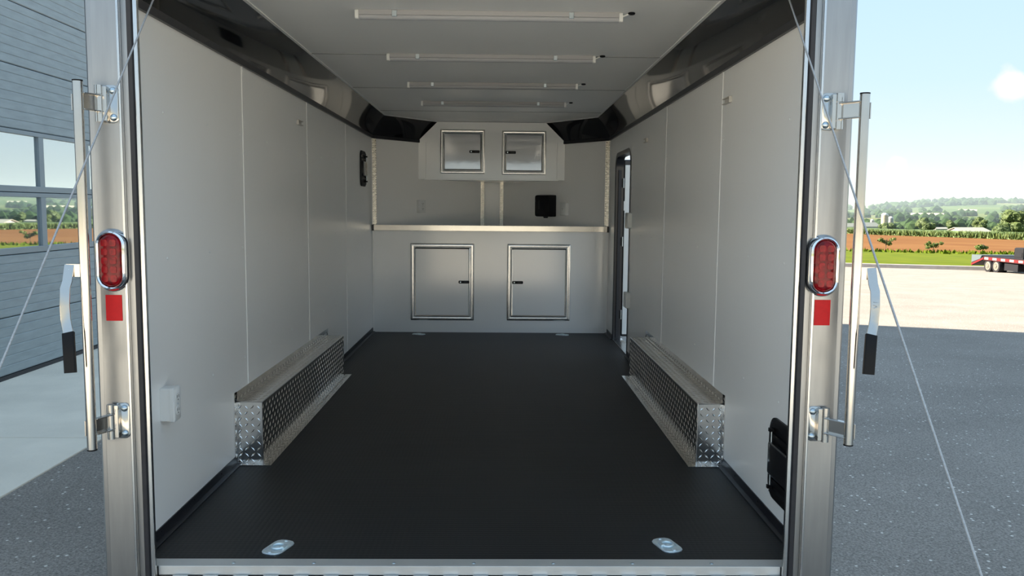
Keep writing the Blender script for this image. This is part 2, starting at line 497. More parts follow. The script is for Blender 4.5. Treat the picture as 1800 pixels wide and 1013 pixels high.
# corn: near edge runs at x = 139
mb = MB(); rg = random.Random(5)
for i in range(5200):
    y = rg.uniform(120, 430); x = 139 + abs(rg.gauss(0, 4)) + 1.5 * math.sin(y * .03)
    z = gz(x, y) ; h = rg.uniform(1.7, 2.4)
    for k in range(3):
        a = rg.uniform(0, 2 * math.pi); c, s_ = math.cos(a), math.sin(a); w = .22; l = rg.uniform(.5, .9)
        z0 = z + h * rg.uniform(.05, .45)
        mb.add([(x - s_ * w, y + c * w, z0), (x + s_ * w, y - c * w, z0), (x + c * l * .5, y + s_ * l * .5, z + h * rg.uniform(.75, 1.05)), ], [(0, 1, 2)])
tag(mb.build('corn_plants', 'corn'), 'band of green corn plants behind the soil field', None, None, 'stuff')
mb = MB(); ys = [120 + 5 * i for i in range(63)]; xs = [140.5, 142, 150, 160, 172, 176]
rg = random.Random(8); vs = []; fs = []
for y in ys:
    for k, x in enumerate(xs):
        top = 0 if k in (0, len(xs) - 1) else 1.75 + rg.uniform(-.25, .25)
        vs.append((x + 1.5 * math.sin(y * .03), y, gz(x, y) + top))
for i in range(len(ys) - 1):
    for k in range(len(xs) - 1):
        a = i * len(xs) + k; fs.append((a, a + 1, a + len(xs) + 1, a + len(xs)))
mb.v = [Vector(a) for a in vs]; mb.f = fs
tag(mb.build('corn_canopy', 'corn'), 'closed top of the corn field behind the soil', None, None, 'stuff')

# ------------------------------------------------------------------ trees
def blob(mb, c, r, rg, sub=2, squash=.85, rough=.28):
    bm = bmesh.new(); bmesh.ops.create_icosphere(bm, subdivisions=sub, radius=1)
    o = Vector((rg.uniform(0, 50), rg.uniform(0, 50), rg.uniform(0, 50)))
    vs = []
    for v in bm.verts:
        k = 1 + rough * noise.noise(v.co * 2.3 + o) + rough * .8 * noise.noise(v.co * 5.5 + o)
        vs.append(Vector(c) + Vector((v.co.x * r * k, v.co.y * r * k, v.co.z * r * k * squash)))
    bm.verts.index_update()
    mb.add(vs, [tuple(v.index for v in f.verts) for f in bm.faces]); bm.free()
def leaf_cluster(mb, c, r, n, size, rg, squash=.8):
    for i in range(n):
        d = Vector((rg.gauss(0, 1), rg.gauss(0, 1), rg.gauss(0, 1))).normalized() * r * rg.uniform(.55, 1.05)
        d.z *= squash; p_ = Vector(c) + d
        nrm = (d.normalized() + Vector((rg.uniform(-.7, .7), rg.uniform(-.7, .7), rg.uniform(-.3, .9)))).normalized()
        t = nrm.orthogonal().normalized(); b = nrm.cross(t); s = size * rg.uniform(.6, 1.3)
        mb.add([p_ - t * s * .5, p_ + b * s * .3, p_ + t * s * .5, p_ - b * s * .3], [(0, 1, 2, 3)])
def tree(name, x, y, h, w, label, rg, group, leaf='leaf', cat='tree', n=9, leaves=160, size=.5, trunk=.22):
    z = gz(x, y)
    t = thing(name, (x, y, z), label, cat, group)
    tb = MB().cyl((x, y, z - .2), (x, y, z + h * .55), h * .02 + .04, 7, h * .012 + .02)
    cr = MB()
    for i in range(n):
        a = 2 * math.pi * i / n + rg.uniform(-.3, .3); k = rg.uniform(.15, .62) * w / 2
        zz = z + h * rg.uniform(trunk + .14, .8); r = w * rg.uniform(.20, .30)
        c = (x + math.cos(a) * k, y + math.sin(a) * k, min(zz, z + h - r * .8))
        blob(cr, c, r * .78, rg, rough=.4)
        leaf_cluster(cr, c, r, leaves // n, size, rg)
        tb.tube([(x, y, z + h * trunk), ((x + c[0]) / 2, (y + c[1]) / 2, z + h * (trunk + .12)), c], .02 * h * .4 + .015, 5)
    tb.build('trunk', 'bark', t)
    cr.build('crown', leaf, t)
    return t
rg = random.Random(11)
G_T = 'trees around the farm across the soil field'
tree('leafy_tree', 170, 271, 9.6, 11, 'largest leafy tree at the right edge behind the corn', rg, G_T, n=18, leaves=4200, size=.55, trunk=.05)
tree('leafy_tree', 184, 268, 9.4, 10, 'tall green tree cut off by the right edge of the photo', rg, G_T, n=16, leaves=3600, size=.55, trunk=.05)
tree('leafy_tree', 161, 264, 4.4, 6.5, 'low bushy tree at the foot of the largest tree', rg, G_T, n=10, leaves=1800, size=.45, trunk=.03)
tree('leafy_tree', 268.5, 520, 9.4, 11, 'dark round tree standing alone right of the two silos', rg, G_T, n=12, leaves=1800, size=.6, trunk=.08)
tree('leafy_tree', 253, 432, 8.3, 9.5, 'broad green tree just behind the pale barn roof', rg, G_T, n=12, leaves=1800, size=.6, trunk=.08)
tree('leafy_tree', 246, 446, 7.0, 8, 'smaller green tree left of the broad tree behind the barn roof', rg, G_T, n=10, leaves=1300, size=.6, trunk=.08)
tree('leafy_tree', 236, 452, 5.4, 8, 'low green tree behind the left end of the pale barn roof', rg, G_T, n=10, leaves=1200, size=.6, trunk=.06)
tree('leafy_tree', 262, 560, 4.5, 9, 'low shrub between the silos and the dark round tree', rg, G_T, n=9, leaves=1000, size=.6, trunk=.05)
tree('leafy_tree', 258, 545, 5.0, 10, 'green shrub right beside the grey silo', rg, G_T, n=9, leaves=1000, size=.6, trunk=.05)
def young_tree(x, y, h, w, label, seed, lean):
    z = gz(x, y); rg = random.Random(seed)
    t = thing('young_tree', (x, y, z), label, 'tree', 'young trees at the edge of the grass')
    tb = MB().tube([(x, y, z - .1), (x + lean * .2, y, z + h * .45), (x + lean * .5, y, z + h * .8)], .035, 6)
    cr = MB()
    for i in range(9):
        a = rg.uniform(-w / 2, w / 2); zz = z + h * rg.uniform(.45, .88) - abs(a) * .2
        c = (x + a + lean * .5, y + rg.uniform(-.4, .4), zz)
        tb.tube([(x + lean * .25, y, z + h * .4), ((x + c[0]) / 2, y, (z + h * .4 + zz) / 2 + .1), c], .014, 5)
        leaf_cluster(cr, c, .27, 60, .2, rg, .8)
    tb.build('trunk', 'bark', t); cr.build('leaves', 'young_leaf', t)
young_tree(49.0, 104, 2.0, 1.7, 'leftmost young tree, tallest, with a side branch reaching right', 1, .25)
young_tree(53.0, 100, 1.55, 1.6, 'middle young tree with a rounded bushy crown', 2, 0)
young_tree(57.3, 97, 1.5, 1.5, 'young tree behind the tail of the flatbed trailer', 3, .1)
# small plants standing in the grass
rg = random.Random(21)
for i, (t, s) in enumerate([(21.5, 66), (22.3, 67), (23.0, 66.3), (23.5, 67), (24.2, 65.8), (25.4, 66.4), (27.4, 66.2), (33.5, 66)]):
    x, y = st(s, t); z = gz(x, y)
    mbs = MB().obox((x, y, z - .05), X, Y, Z, .07, .05, rg.uniform(.22, .42))
    mbs.obox((x, y, z + .2), X, Y, Z, .11, .05, .06)
    tag(mbs.build('marker_stake', 'flat_dark'), 'tiny dark marker stake standing in the mown grass', 'stake', 'marker stakes in the grass')

# woods and hedgerows across the valley
def wood(name, label, patches, seed, r0=4.5):
    rg = random.Random(seed); mb = MB()
    for (s0, t0, s1, t1, wid, n) in patches:
        for i in range(n):
            k = rg.random(); s = s0 + (s1 - s0) * k + rg.uniform(-wid, wid); t = t0 + (t1 - t0) * k + rg.uniform(-wid, wid)
            x, y = st(s, t); r = rg.uniform(.6, 1.25) * r0 * (1 + s / 4200)
            blob(mb, (x, y, gz(x, y) + r * .55), r, rg, 1, .9, .35)
    return tag(mb.build(name, 'wood_leaf'), label, None, None, 'stuff')
wood('valley_wood', 'belt of trees in the valley behind the farm', [(760, 90, 800, 300, 25, 150), (820, 20, 760, 120, 20, 60), (640, 110, 690, 210, 14, 40), (900, 250, 860, 420, 25, 70)], 31, 4.2)
wood('hillside_wood', 'scattered woods on the hillside across the valley', [(1500, 60, 1560, 330, 30, 100), (1300, 330, 1350, 480, 25, 45), (2000, 500, 2050, 700, 30, 60), (1700, 420, 1760, 640, 30, 60), (1150, 180, 1120, 380, 18, 60)], 32, 5)
wood('ridge_wood', 'dark treeline along the top of the far ridge', [(3000, 620, 3050, 1250, 60, 170), (2700, 350, 2750, 620, 40, 90), (3300, 500, 3300, 1300, 60, 120), (2500, 800, 2500, 1200, 50, 70)], 33, 6)
wood('plain_wood', 'blue hazy woods on the low plain at far left', [(2000, -100, 2100, 330, 80, 110), (2800, -200, 2900, 400, 90, 110), (4200, 0, 4300, 700, 150, 110)], 34, 7)

# ------------------------------------------------------------------ farm buildings
def gable(name, x, y, w, l, h, rh, ang, label, wallm='barn_white', roofm='roof_white', group=None, z=None, cat='barn'):
    z = gz(x, y) if z is None else z
    t = thing(name, (x, y, z), label, cat, group)
    rot = Matrix.Translation((x, y, z)) @ Matrix.Rotation(ang, 4, 'Z')
    a, b = w / 2, l / 2
    MB().poly_prism([(-a, -b, -.5), (a, -b, -.5), (a, -b, h), (0, -b, h + rh), (-a, -b, h)], (0, 2 * b, 0)).xf(rot).build('wall', wallm, t)
    o_ = .5
    for sg in (-1, 1):
        k = (a + o_) / a
        MB().poly_prism([(0, -b - o_, h + rh + .06), (sg * a * k, -b - o_, h + rh - rh * k + .06), (sg * a * k, -b - o_, h + rh - rh * k + .26), (0, -b - o_, h + rh + .26)], (0, 2 * b + 2 * o_, 0)).xf(rot).build('roof_slope', roofm, t)
    for k in (-.3, .3):
        MB().box(-a - .06, -a + .02, 2 * b * k - .8, 2 * b * k + .8, h * .3, h * .75).xf(rot).build('window', 'dark_slot', t)
    return t
gable('pole_barn', 193, 338, 12.5, 14, 1.7, 2.1, R(-74), 'low barn with wide pale sunlit roof behind the corn', 'barn_wall', z=-8.9)
gable('dairy_barn', 257, 578, 9, 20, 2.2, 2.6, R(-63), 'long white roofed barn left of the silos', 'barn_white')
gable('dairy_barn', 238, 566, 8, 16, 1.8, 2.2, R(-63), 'white barn partly behind the steel bar, left of the long barn', 'barn_white')
gable('farm_shed', 262, 490, 5, 14, 1.2, .7, R(-60), 'low pale shed between the corn and the dark round tree', 'barn_white')
fl = [(1380, 243, 10, 44, 'long pale farm building on the green slope right of the silos'),
      (1950, 420, 14, 34, 'white farm building below the left end of the ridge trees'),
      (2050, 640, 13, 18, 'small white house at mid slope under the ridge'),
      (1500, 560, 10, 22, 'white house with pale roof in the middle of the hillside'),
      (1450, 760, 9, 14, 'single small white house on the right hillside field'),
      (2450, 820, 12, 20, 'pale house just under the right part of the ridge treeline'),
      (2350, 930, 12, 18, 'far right pale house under the ridge treeline')]
for s, t_, w, l, lab in fl:
    x, y = st(s, t_)
    gable('farm_building', x, y, w, l, 4, 3, R(60), lab, group='distant farm buildings', cat='farm building')
def silo(x, y, r, h, label, wallm, seed):
    z = gz(x, y)
    t = thing('silo', (x, y, z), label, 'silo', 'farm silos')
    MB().cyl((x, y, z - .5), (x, y, z + h), r, 24).build('stave_wall', wallm, t, smooth=True)
    MB().dome((x, y, z + h), Z, r * 1.02, r * .75, 24).build('dome_cap', 'silo_cap', t, smooth=True)
    for k in range(8):
        MB().torus((x, y, z + h * (k + .5) / 8), Z, r * 1.005, .05, 24, 4).build('hoop', 'silo_grey', t)
    MB().obox((x + r * .72, y - r * .72, z), X, Y, Z, .6, .6, h).build('chute', 'silo_cap', t)
silo(280.6, 600, 2.35, -gz(280.6, 600) - 1.2, 'taller tan stave silo with pale dome', 'silo', 1)
silo(287.0, 604, 1.8, -gz(287.0, 604) - 3.4, 'shorter grey silo behind the tan silo', 'silo_grey', 2)
silo(267, 590, 1.2, 6.6, 'small silo top showing over the long barn roof', 'silo_grey', 3)

# ------------------------------------------------------------------ flatbed trailer by the kerb
FX = 27.9
def fz(y): return gz(FX, y)
zf = fz(46)
fb = thing('flatbed_trailer', (FX + 1.2, 46, zf), 'low red and black flatbed equipment trailer parked by the kerb', 'trailer')
zt = zf + .90
MB().box(FX, FX + 2.5, 38.0, 47.0, zt - .06, zt).build('deck', 'flat_dark', fb)
MB().box(FX - .03, FX + .03, 37.8, 47.0, zt - .24, zt - .03).build('side_rail', 'flat_red', fb)
MB().box(FX + .3, FX + .5, 38.0, 47.0, zt - .42, zt - .2).build('main_beam', 'flat_dark', fb)
MB().poly_prism([(FX, 46.95, zt), (FX, 46.95, zt - .22), (FX, 48.2, zf + .28), (FX, 48.2, zf + .46)], (2.5, 0, 0)).build('beavertail', 'flat_dark', fb)
MB().poly_prism([(FX - .02, 47.2, zt + .02), (FX - .02, 47.35, zt - .18), (FX - .02, 48.2, zf + .47), (FX - .02, 48.2, zt + .02)], (2.4, 0, 0)).build('loading_ramp', 'tail_grey', fb)
n = 22
for i in range(n):
    y0 = 38.3 + i * 8.6 / n
    MB().box(FX - .045, FX - .031, y0, y0 + 8.6 / n - .02, zt - .19, zt - .07).build('stripe_segment', 'stripe_white' if i % 2 else 'stripe_red', fb)
MB().poly_prism([(FX - .045, 46.98, zt - .08), (FX - .045, 46.98, zt - .19), (FX - .045, 48.18, zf + .30), (FX - .045, 48.18, zf + .41)], (.014, 0, 0)).build('stripe_segment', 'stripe_red', fb)
def wheel(x, y, z, r, w, parent, side=-1):
    secs = [(r * .62, 0), (r * .93, .0), (r, .05 * w / .25), (r, w - .05 * w / .25), (r * .93, w), (r * .62, w)]
    loops = [[(x - side * d, y + rr_ * math.cos(2 * math.pi * i / 28), z + rr_ * math.sin(2 * math.pi * i / 28)) for i in range(28)] for rr_, d in secs]
    ty = MB().loft(loops, True, True).build('tyre', 'tyre', parent, smooth=True)
    hub = MB()
    loops = [[(x - side * d, y + rr_ * math.cos(2 * math.pi * i / 24), z + rr_ * math.sin(2 * math.pi * i / 24)) for i in range(24)] for rr_, d in ((r * .63, -.004), (r * .58, -.012), (r * .52, .05), (r * .22, .02), (r * .2, -.03))]
    hub.loft(loops, True, True).build('wheel_disc', 'wheel', ty, smooth=True)
    for k in range(8):
        a = 2 * math.pi * k / 8
        MB().cyl((x + side * .02, y + r * .34 * math.cos(a), z + r * .34 * math.sin(a)), (x - side * .04, y + r * .34 * math.cos(a), z + r * .34 * math.sin(a)), r * .05, 6).build('wheel_hole', 'dark_slot', ty)
for yy in (45.85, 46.62):
    wheel(FX + .02, yy, fz(yy) + .375, .38, .5, fb)
MB().box(FX + .1, FX + 2.4, 44.0, 45.2, zf + .2, zt - .3).build('axle_box', 'flat_dark', fb)
MB().box(FX + .3, FX + .42, 43.3, 43.4, zf - .02, zt - .2).build('landing_leg', 'flat_dark', fb)
hb = thing('machine_box', (FX + .9, 43.4, zt), 'black box loaded at the front of the flatbed deck', 'box')
MB().rr((FX + .9, 43.95, zt), X, Y, Z, [(1.7, .8, .05, 0), (1.7, .8, .05, .55), (1.6, .7, .05, .6)]).build('body', 'flat_dark', hb)
MB().box(FX + .03, FX + .05, 43.62, 44.28, zt + .1, zt + .35).build('panel', 'flat_dark', hb)

# ================================================================== GARAGE BUILDING ON THE LEFT
GX = -4.55
gb = struct('wall_garage', (GX - 4, 8, -.55), 'tall garage building wall along the left side')
MB().box(GX - 10, GX - .25, 2.6, 16.5, -.55, 8.2).build('wall_body', 'brick_wall', gb)
MB().box(GX - .25, GX + .03, 2.6, 4.6, -.55, 8.2).build('door_pier', 'brick_wall', gb)
MB().box(GX - .25, GX + .03, 13.4, 16.5, -.55, 8.2).build('door_pier', 'brick_wall', gb)
MB().box(GX - .25, GX + .03, 4.6, 13.4, 4.25, 8.2).build('door_lintel', 'brick_wall', gb)
od = thing('overhead_door', (GX, 9, -.55), 'blue-grey sectional garage door with two rows of windows', 'garage door')
def section(z0, z1):
    """ribbed sandwich panel: grooves pressed along its length"""
    prof_ = [(GX - .06, z0 + .004), (GX - .006, z0 + .004), (GX, z0 + .012)]
    nrib = max(2, round((z1 - z0) / .084)); step = (z1 - z0) / nrib
    for i in range(1, nrib):
        zc = z0 + i * step
        prof_ += [(GX, zc - .007), (GX - .0045, zc - .002), (GX - .0045, zc + .002), (GX, zc + .007)]
    prof_ += [(GX, z1 - .012), (GX - .006, z1 - .004), (GX - .06, z1 - .004)]
    MB().poly_prism([(a, 4.6, b) for a, b in prof_], (0, 8.8, 0)).build('door_section', 'door_grey', od)
for z0, z1 in ((-.50, .045), (.045, .632), (1.825, 2.43), (2.43, 3.02), (3.02, 3.62), (3.62, 4.22)):
    section(z0, z1)
MB().box(GX - .05, GX + .006, 4.6, 13.4, -.55, -.50).build('bottom_seal', 'rubber', od)
for z0, z1 in ((.632, 1.225), (1.225, 1.825)):
    ws = MB()
    ws.box(GX - .05, GX + .004, 4.6, 13.4, z0 + .003, z0 + .062)
    ws.box(GX - .05, GX + .004, 4.6, 13.4, z1 - .045, z1 - .003)
    edges = [4.6 + i * .0 for i in range(1)]
    mull = [8.52 + .93 * k for k in range(-4, 6)]
    for my in mull:
        ws.box(GX - .05, GX + .003, my - .045, my + .045, z0 + .06, z1 - .044)
    so = ws.build('window_section', 'door_frame', od, bevel=.004)
    cuts = [4.6] + mull + [13.4]
    for a, b in zip(cuts, cuts[1:]):
        if b - a > .2:
            MB().box(GX - .03, GX - .022, a + .04, b - .04, z0 + .055, z1 - .04).build('window_pane', 'glass', so)
ap = struct('floor_apron', (GX, 8, -.55), 'pale concrete apron in front of the garage door')
for i in range(4):
    y0 = 2.2 + i * 3.6
    MB().box(GX - .02, -2.735, y0 + .006, y0 + 3.594, -.62, -.538).build('concrete_slab', 'concrete', ap, bevel=.006)

# ================================================================== TRAILER SHELL
Y0 = 2.52          # front edge of the floor at the rear opening
YP = 2.45          # rear face of the frame posts
W = 1.05           # half inner width
D = 7.36           # where the nose begins
HN, YN = .104, 8.53
HW, HC = 1.728, 1.91
VD = Vector((W - HN, YN - D, 0)).normalized()
fl_ = struct('floor', (0, 5, 0), 'black textured rubber floor of the trailer')
MB().poly_prism([(-W - .06, Y0, 0), (W + .06, Y0, 0), (W + .06, D, 0), (HN + .05, YN + .06, 0), (-HN - .05, YN + .06, 0), (-W - .06, D, 0)], (0, 0, -.14)).build('floor_sheet', 'floor', fl_)

# --- side walls, sheets 1.22 m wide with raised joint strips
STUDS = [2.82 + .4125 * i for i in range(11)]
rivet_src = {}
def rivets(parent, pts, nrm, key):
    for p_ in pts:
        if key not in rivet_src:
            o = MB().dome((0, 0, 0), nrm, .0048, .0026, 8)
            me_o = o.build('rivet', 'white_plastic', None, smooth=True)
            rivet_src[key] = me_o
            me_o.parent = parent; me_o.location = Vector(p_) - base_of(parent)
        else:
            share(rivet_src[key], 'rivet', parent, p_)
def side_wall(sg):
    name = 'wall_left' if sg < 0 else 'wall_right'
    t = struct(name, (sg * W, 5, 0), 'white sheet-panelled left wall of the trailer' if sg < 0 else 'white sheet-panelled right wall of the trailer with side doorway')
    seams = [2.54, 3.69, 4.91, 6.13, D]
    xi, xo = sg * W, sg * (W + .062)
    for a, b in zip(seams, seams[1:]):
        if sg > 0 and a > 6:
            ya, yb, zt_, r = 6.20, 6.985, 1.555, .10          # doorway cut out of the last sheet
            pts = [(xi, a + .002, 0), (xi, ya, 0), (xi, ya, zt_ - r)]
            pts += [(xi, ya + r - r * math.cos(k * math.pi / 12), zt_ - r + r * math.sin(k * math.pi / 12)) for k in range(1, 7)]
            pts += [(xi, yb - r + r * math.sin(k * math.pi / 12), zt_ - r + r * math.cos(k * math.pi / 12)) for k in range(0, 7)]
            pts += [(xi, yb, 0), (xi, b, 0), (xi, b, 1.97), (xi, a + .002, 1.97)]
            MB().poly_prism(pts, (xo - xi, 0, 0)).build('wall_sheet', 'wall', t)
        else:
            MB().box(min(xi, xo), max(xi, xo), a + .0015, b - .0015, 0, 1.97).build('wall_sheet', 'wall', t)
    for s in seams[1:-1]:
        if sg > 0 and s > 6: continue
        MB().rr((sg * W, s, HW / 2), Y, Z, X * -sg, [(.020, HW, .001, -.004), (.020, HW, .001, .0016), (.012, HW, .001, .0028)], seg=1).build('joint_strip', 'wall', t)
    pts = []
    for zz in (1.417, .93, .444):
        for s in STUDS:
            if sg > 0 and 6.1 < s < 7.1 and zz < 1.56: continue
            pts.append((sg * W, s, zz))
    rivets(t, pts, Vector((-sg, 0, 0)), sg)
    return t
side_wall(-1); side_wall(1)

# --- V nose walls
for sg in (-1, 1):
    a = Vector((sg * W, D, 0)); b = Vector((sg * HN, YN, 0)); n_out = Vector((sg * VD.y, VD.x, 0))
    t = struct('wall_front_left' if sg < 0 else 'wall_front_right', (sg * .6, 7.95, 0), 'angled %s nose wall above the countertop' % ('left' if sg < 0 else 'right'))
    MB().poly_prism([a, b, b + n_out * .06, a + n_out * .06], (0, 0, 1.97)).build('wall_sheet', 'wall', t)
t = struct('wall_front', (0, YN, 0), 'narrow flat nose wall between two diamond-plate strips')
MB().box(-HN - .05, HN + .05, YN, YN + .06, 0, 1.97).build('wall_sheet', 'wall', t)

# --- ceiling sheets
ce = struct('ceiling', (0, 5, HC), 'off-white sheet ceiling of the trailer with cross seams')
cs = [2.50, 3.24, 4.46, 5.68, 6.99]
for a, b in zip(cs, cs[1:]):
    MB().box(-W - .05, W + .05, a + .002, b - .002, HC, HC + .06).build('ceiling_sheet', 'ceiling', ce)
MB().poly_prism([(-W - .05, 6.992, HC), (W + .05, 6.992, HC), (W + .05, D, HC), (HN + .05, YN + .05, HC), (-HN - .05, YN + .05, HC), (-W - .05, D, HC)], (0, 0, .06)).build('ceiling_sheet', 'ceiling', ce)
for s in cs[1:]:
    MB().rr((0, s, HC + .001), X, Y, -Z, [(1.86, .016, .001, 0), (1.86, .016, .001, .002), (1.86, .009, .001, .003)], seg=1).build('seam_strip', 'seam', ce)
MB().box(-W - .06, W + .06, 2.47, YN, HC + .065, HC + .09).build('roof_skin', 'wall', ce)

# --- black cove along wall tops
def cove(sg, idx):
    t = struct('trim_%d' % idx, (sg * W, 5, HW), 'glossy black curved cove along the top of the %s wall' % ('left' if sg < 0 else 'right'))
    n1 = Vector((-sg, 0, 0)); n2 = Vector((-sg * VD.y, -VD.x, 0))
    prof_ = []
    p0, p1, p2 = (0, HW), (.038, HW + .112), (.122, HC)
    for i in range(9):
        k = i / 8
        d = (1 - k) ** 2 * p0[0] + 2 * k * (1 - k) * p1[0] + k * k * p2[0]
        z = (1 - k) ** 2 * p0[1] + 2 * k * (1 - k) * p1[1] + k * k * p2[1]
        prof_.append((d + .002, z))
    A, B, C = Vector((sg * W, 2.54, 0)), Vector((sg * W, D, 0)), Vector((sg * HN, YN, 0))
    mit = (n1 + n2) / (1 + n1.dot(n2))
    la = [A + n1 * d + Z * z for d, z in prof_]; lb = [B + mit * d + Z * z for d, z in prof_]; lc = [C + n2 * d + Z * z for d, z in prof_]
    for pa, pb in ((la, lb), (lb, lc)):
        mb = MB()
        off = [p_ + Vector((sg * .004, 0, .004)) for p_ in pa], [p_ + Vector((sg * .004, 0, .004)) for p_ in pb]
        loop_a = pa + off[0][::-1]; loop_b = pb + off[1][::-1]
        mb.loft([loop_a, loop_b])
        mb.build('cove_panel', 'cove', t, smooth=True)
    # lower lip and upper edge bead
    def rail(name, m_, d0, d1, z0, z1):
        mb = MB()
        mb.loft([[P + nn * d + Z * z for d, z in ((d0, z0), (d1, z0), (d1, z1), (d0, z1))] for P, nn in ((A, n1), (B, mit), (C, n2))])
        mb.build(name, m_, t)
    rail('lower_lip', 'black_trim', 0, .013, HW - .016, HW + .012)
    rail('upper_bead', 'wall', .118, .134, HC - .004, HC + .001)
cove(-1, 1); cove(1, 2)

# --- diamond-plate corner strips of the nose
def strip(idx, c, u, n, w, z0, z1, label):
    t = struct('trim_%d' % idx, (c[0], c[1], z0), label)
    c = Vector(c); u = Vector(u); n = Vector(n)
    MB().obox(c + Z * (z0 + z1) / 2, u, Z, n, w, z1 - z0, .002).build('strip_plate', 'strip', t)
    MB().treads(c + n * .002 - u * w / 2 + Z * z0, u, Z, n, w, z1 - z0, pitch=.0215, L=.024, W=.010, H=.0050, margin=-.004).build('tread_bars', 'tread', t, kind='stuff')
CT = .953
for k, sg in enumerate((-1, 1)):
    u = VD * 1.0; u = Vector((-sg * VD.x, VD.y, 0)); n = Vector((-sg * VD.y, -VD.x, 0))
    u = Vector((.98, sg * .2, 0)); n = Vector((-sg * .2, -.98, 0)) if sg > 0 else Vector((.2, -.98, 0))
    u = Vector((.98, -sg * .2, 0)) if sg > 0 else Vector((.98, .2, 0))
    strip(3 + k, Vector((sg * (W - .021), D + .012, 0)), u, n, .038, CT, HW - .02, 'diamond-plate strip in the %s nose corner above the countertop' % ('left' if sg < 0 else 'right'))
    strip(5 + k, (sg * (HN - .001), YN - .012, 0), Vector((1, 0, 0)), -Y, .046, CT, 1.45, '%s of the two diamond-plate strips on the flat nose wall' % ('left' if sg < 0 else 'right'))

# --- baseboards, split by the wheel boxes
for sg in (-1, 1):
    t = struct('baseboard_left' if sg < 0 else 'baseboard_right', (sg * W, 5, 0), 'black angle trim along the foot of the %s wall' % ('left' if sg < 0 else 'right'))
    ends = [(2.54, 3.50), (5.40, D if sg < 0 else 6.19)] + ([(6.99, D)] if sg > 0 else [])
    for a, b in ends:
        MB().poly_prism([(sg * W, a, 0), (sg * (W - .022), a, 0), (sg * (W - .022), a, .004), (sg * (W - .005), a, .008), (sg * (W - .004), a, .040), (sg * W, a, .040)], (0, b - a, 0)).build('angle_trim', 'black_trim', t)
        k = 0; s = a + .15
        while s < b - .05:
            MB().dome((sg * (W - .004), s, .026), (-sg, 0, 0), .004, .002, 6).build('rivet', 'black_plastic', t); s += .3

# --- rear frame
OX = -.006
for k, sg in enumerate((-1, 1)):
    def bx(a, b): return min(sg * a, sg * b) + OX, max(sg * a, sg * b) + OX
    t = struct('trim_%d' % (7 + k), (sg * 1.05, YP, -.1), 'wide brushed aluminium rear door post on the %s' % ('left' if sg < 0 else 'right'))
    z0, z1 = -.16, 1.90
    x0, x1 = bx(1.022, 1.098)
    MB().box(x0, x1, YP, 2.54, z0, z1).build('post_face', 'alu', t, bevel=.002)
    MB().poly_prism([(sg * 1.098 + OX, YP + .002, z0), (sg * 1.110 + OX, YP + .004, z0), (sg * 1.117 + OX, YP + .012, z0), (sg * 1.117 + OX, 2.60, z0), (sg * 1.098 + OX, 2.60, z0)], (0, 0, z1 - z0)).build('corner_edge', 'alu', t)
    x0, x1 = bx(1.014, 1.0215)
    MB().box(x0, x1, YP - .006, 2.54, z0, z1).build('raised_flange', 'alu_bright', t, bevel=.002)
    x0, x1 = bx(.997, 1.0135)
    MB().box(x0, x1, YP + .010, 2.50, z0, z1).build('channel_step', 'alu', t)
    x0, x1 = bx(.9755, .9965)
    MB().rr(((x0 + x1) / 2, YP + .004, (z0 + z1) / 2), X, Z, Y, [(.011, z1 - z0, .001, -.006), (.019, z1 - z0, .001, 0), (.021, z1 - z0, .001, .008), (.021, z1 - z0, .001, .018)], seg=1).build('door_seal', 'rubber', t)
    x0, x1 = bx(.9625, .975)
    MB().box(x0, x1, YP - .002, YP + .014, z0, z1).build('inner_trim', 'alu_bright', t, bevel=.003)
    x0, x1 = bx(1.004, 1.06)
    MB().box(x0, x1, 2.50, 2.542, 0, z1).build('jamb_return', 'alu', t)
t = struct('trim_9', (0, YP, 1.9), 'aluminium header across the top of the rear opening')
MB().box(-1.12, 1.12, YP, 2.545, 1.86, 2.06).build('header_face', 'alu', t, bevel=.004)
MB().box(-1.0, 1.0, YP - .004, YP + .03, 1.835, 1.86).build('door_seal', 'rubber', t)
t = struct('trim_10', (0, Y0, 0), 'bright aluminium threshold strip at the rear edge of the floor')
MB().box(-1.0, .994, 2.474, 2.524, .0005, .0045).build('threshold_plate', 'sill', t, bevel=.001)
MB().box(-.968, .956, 2.470, 2.475, -.024, .0045).build('threshold_lip', 'sill', t, bevel=.001)
MB().box(-1.0, 1.0, 2.476, 2.52, -.16, -.001).build('sill_beam', 'alu', t)
for i in range(8):
    MB().dome((-.745 + i * .2485 - .0, 2.4935, .0045), Z, .0062, .0025, 10).build('screw', 'zinc', t, smooth=True)

# ================================================================== RAMP DOOR AND CABLES
RT = (0.56, -.50)
rd = thing('ramp_door', (0, 1.5, -.55), 'lowered rear ramp door hinged along the floor threshold', 'ramp')
ra, rb_ = Vector((0, 2.455, -.035)), Vector((0, RT[0], RT[1]))
dirr = (rb_ - ra).normalized(); nr = Vector((0, dirr.z, -dirr.y))
if nr.z < 0: nr = -nr
mid = (ra + rb_) / 2; ln = (rb_ - ra).length
MB().obox(mid - nr * .045, X, dirr, nr, 1.90, ln - .02, .04).build('ramp_panel', 'floor', rd)
for sg in (-1, 1):
    MB().obox(mid + X * sg * .955 - nr * .05, X, dirr, nr, .03, ln - .015, .055).build('edge_channel', 'alu', rd, bevel=.003)
MB().obox(rb_ + dirr * .05 - nr * .05, X, dirr, nr, 1.88, .14, .012).build('transition_flap', 'alu', rd)
n = 21
for i in range(n):
    xc = -.92 + i * .092
    MB().cyl((xc, 2.458, -.031), (xc + .046, 2.458, -.031), .011, 12).build('hinge_knuckle', 'alu_bright', rd, smooth=True)
MB().box(-.95, .95, 2.466, 2.470, -.075, -.026).build('hinge_leaf', 'alu_bright', rd)
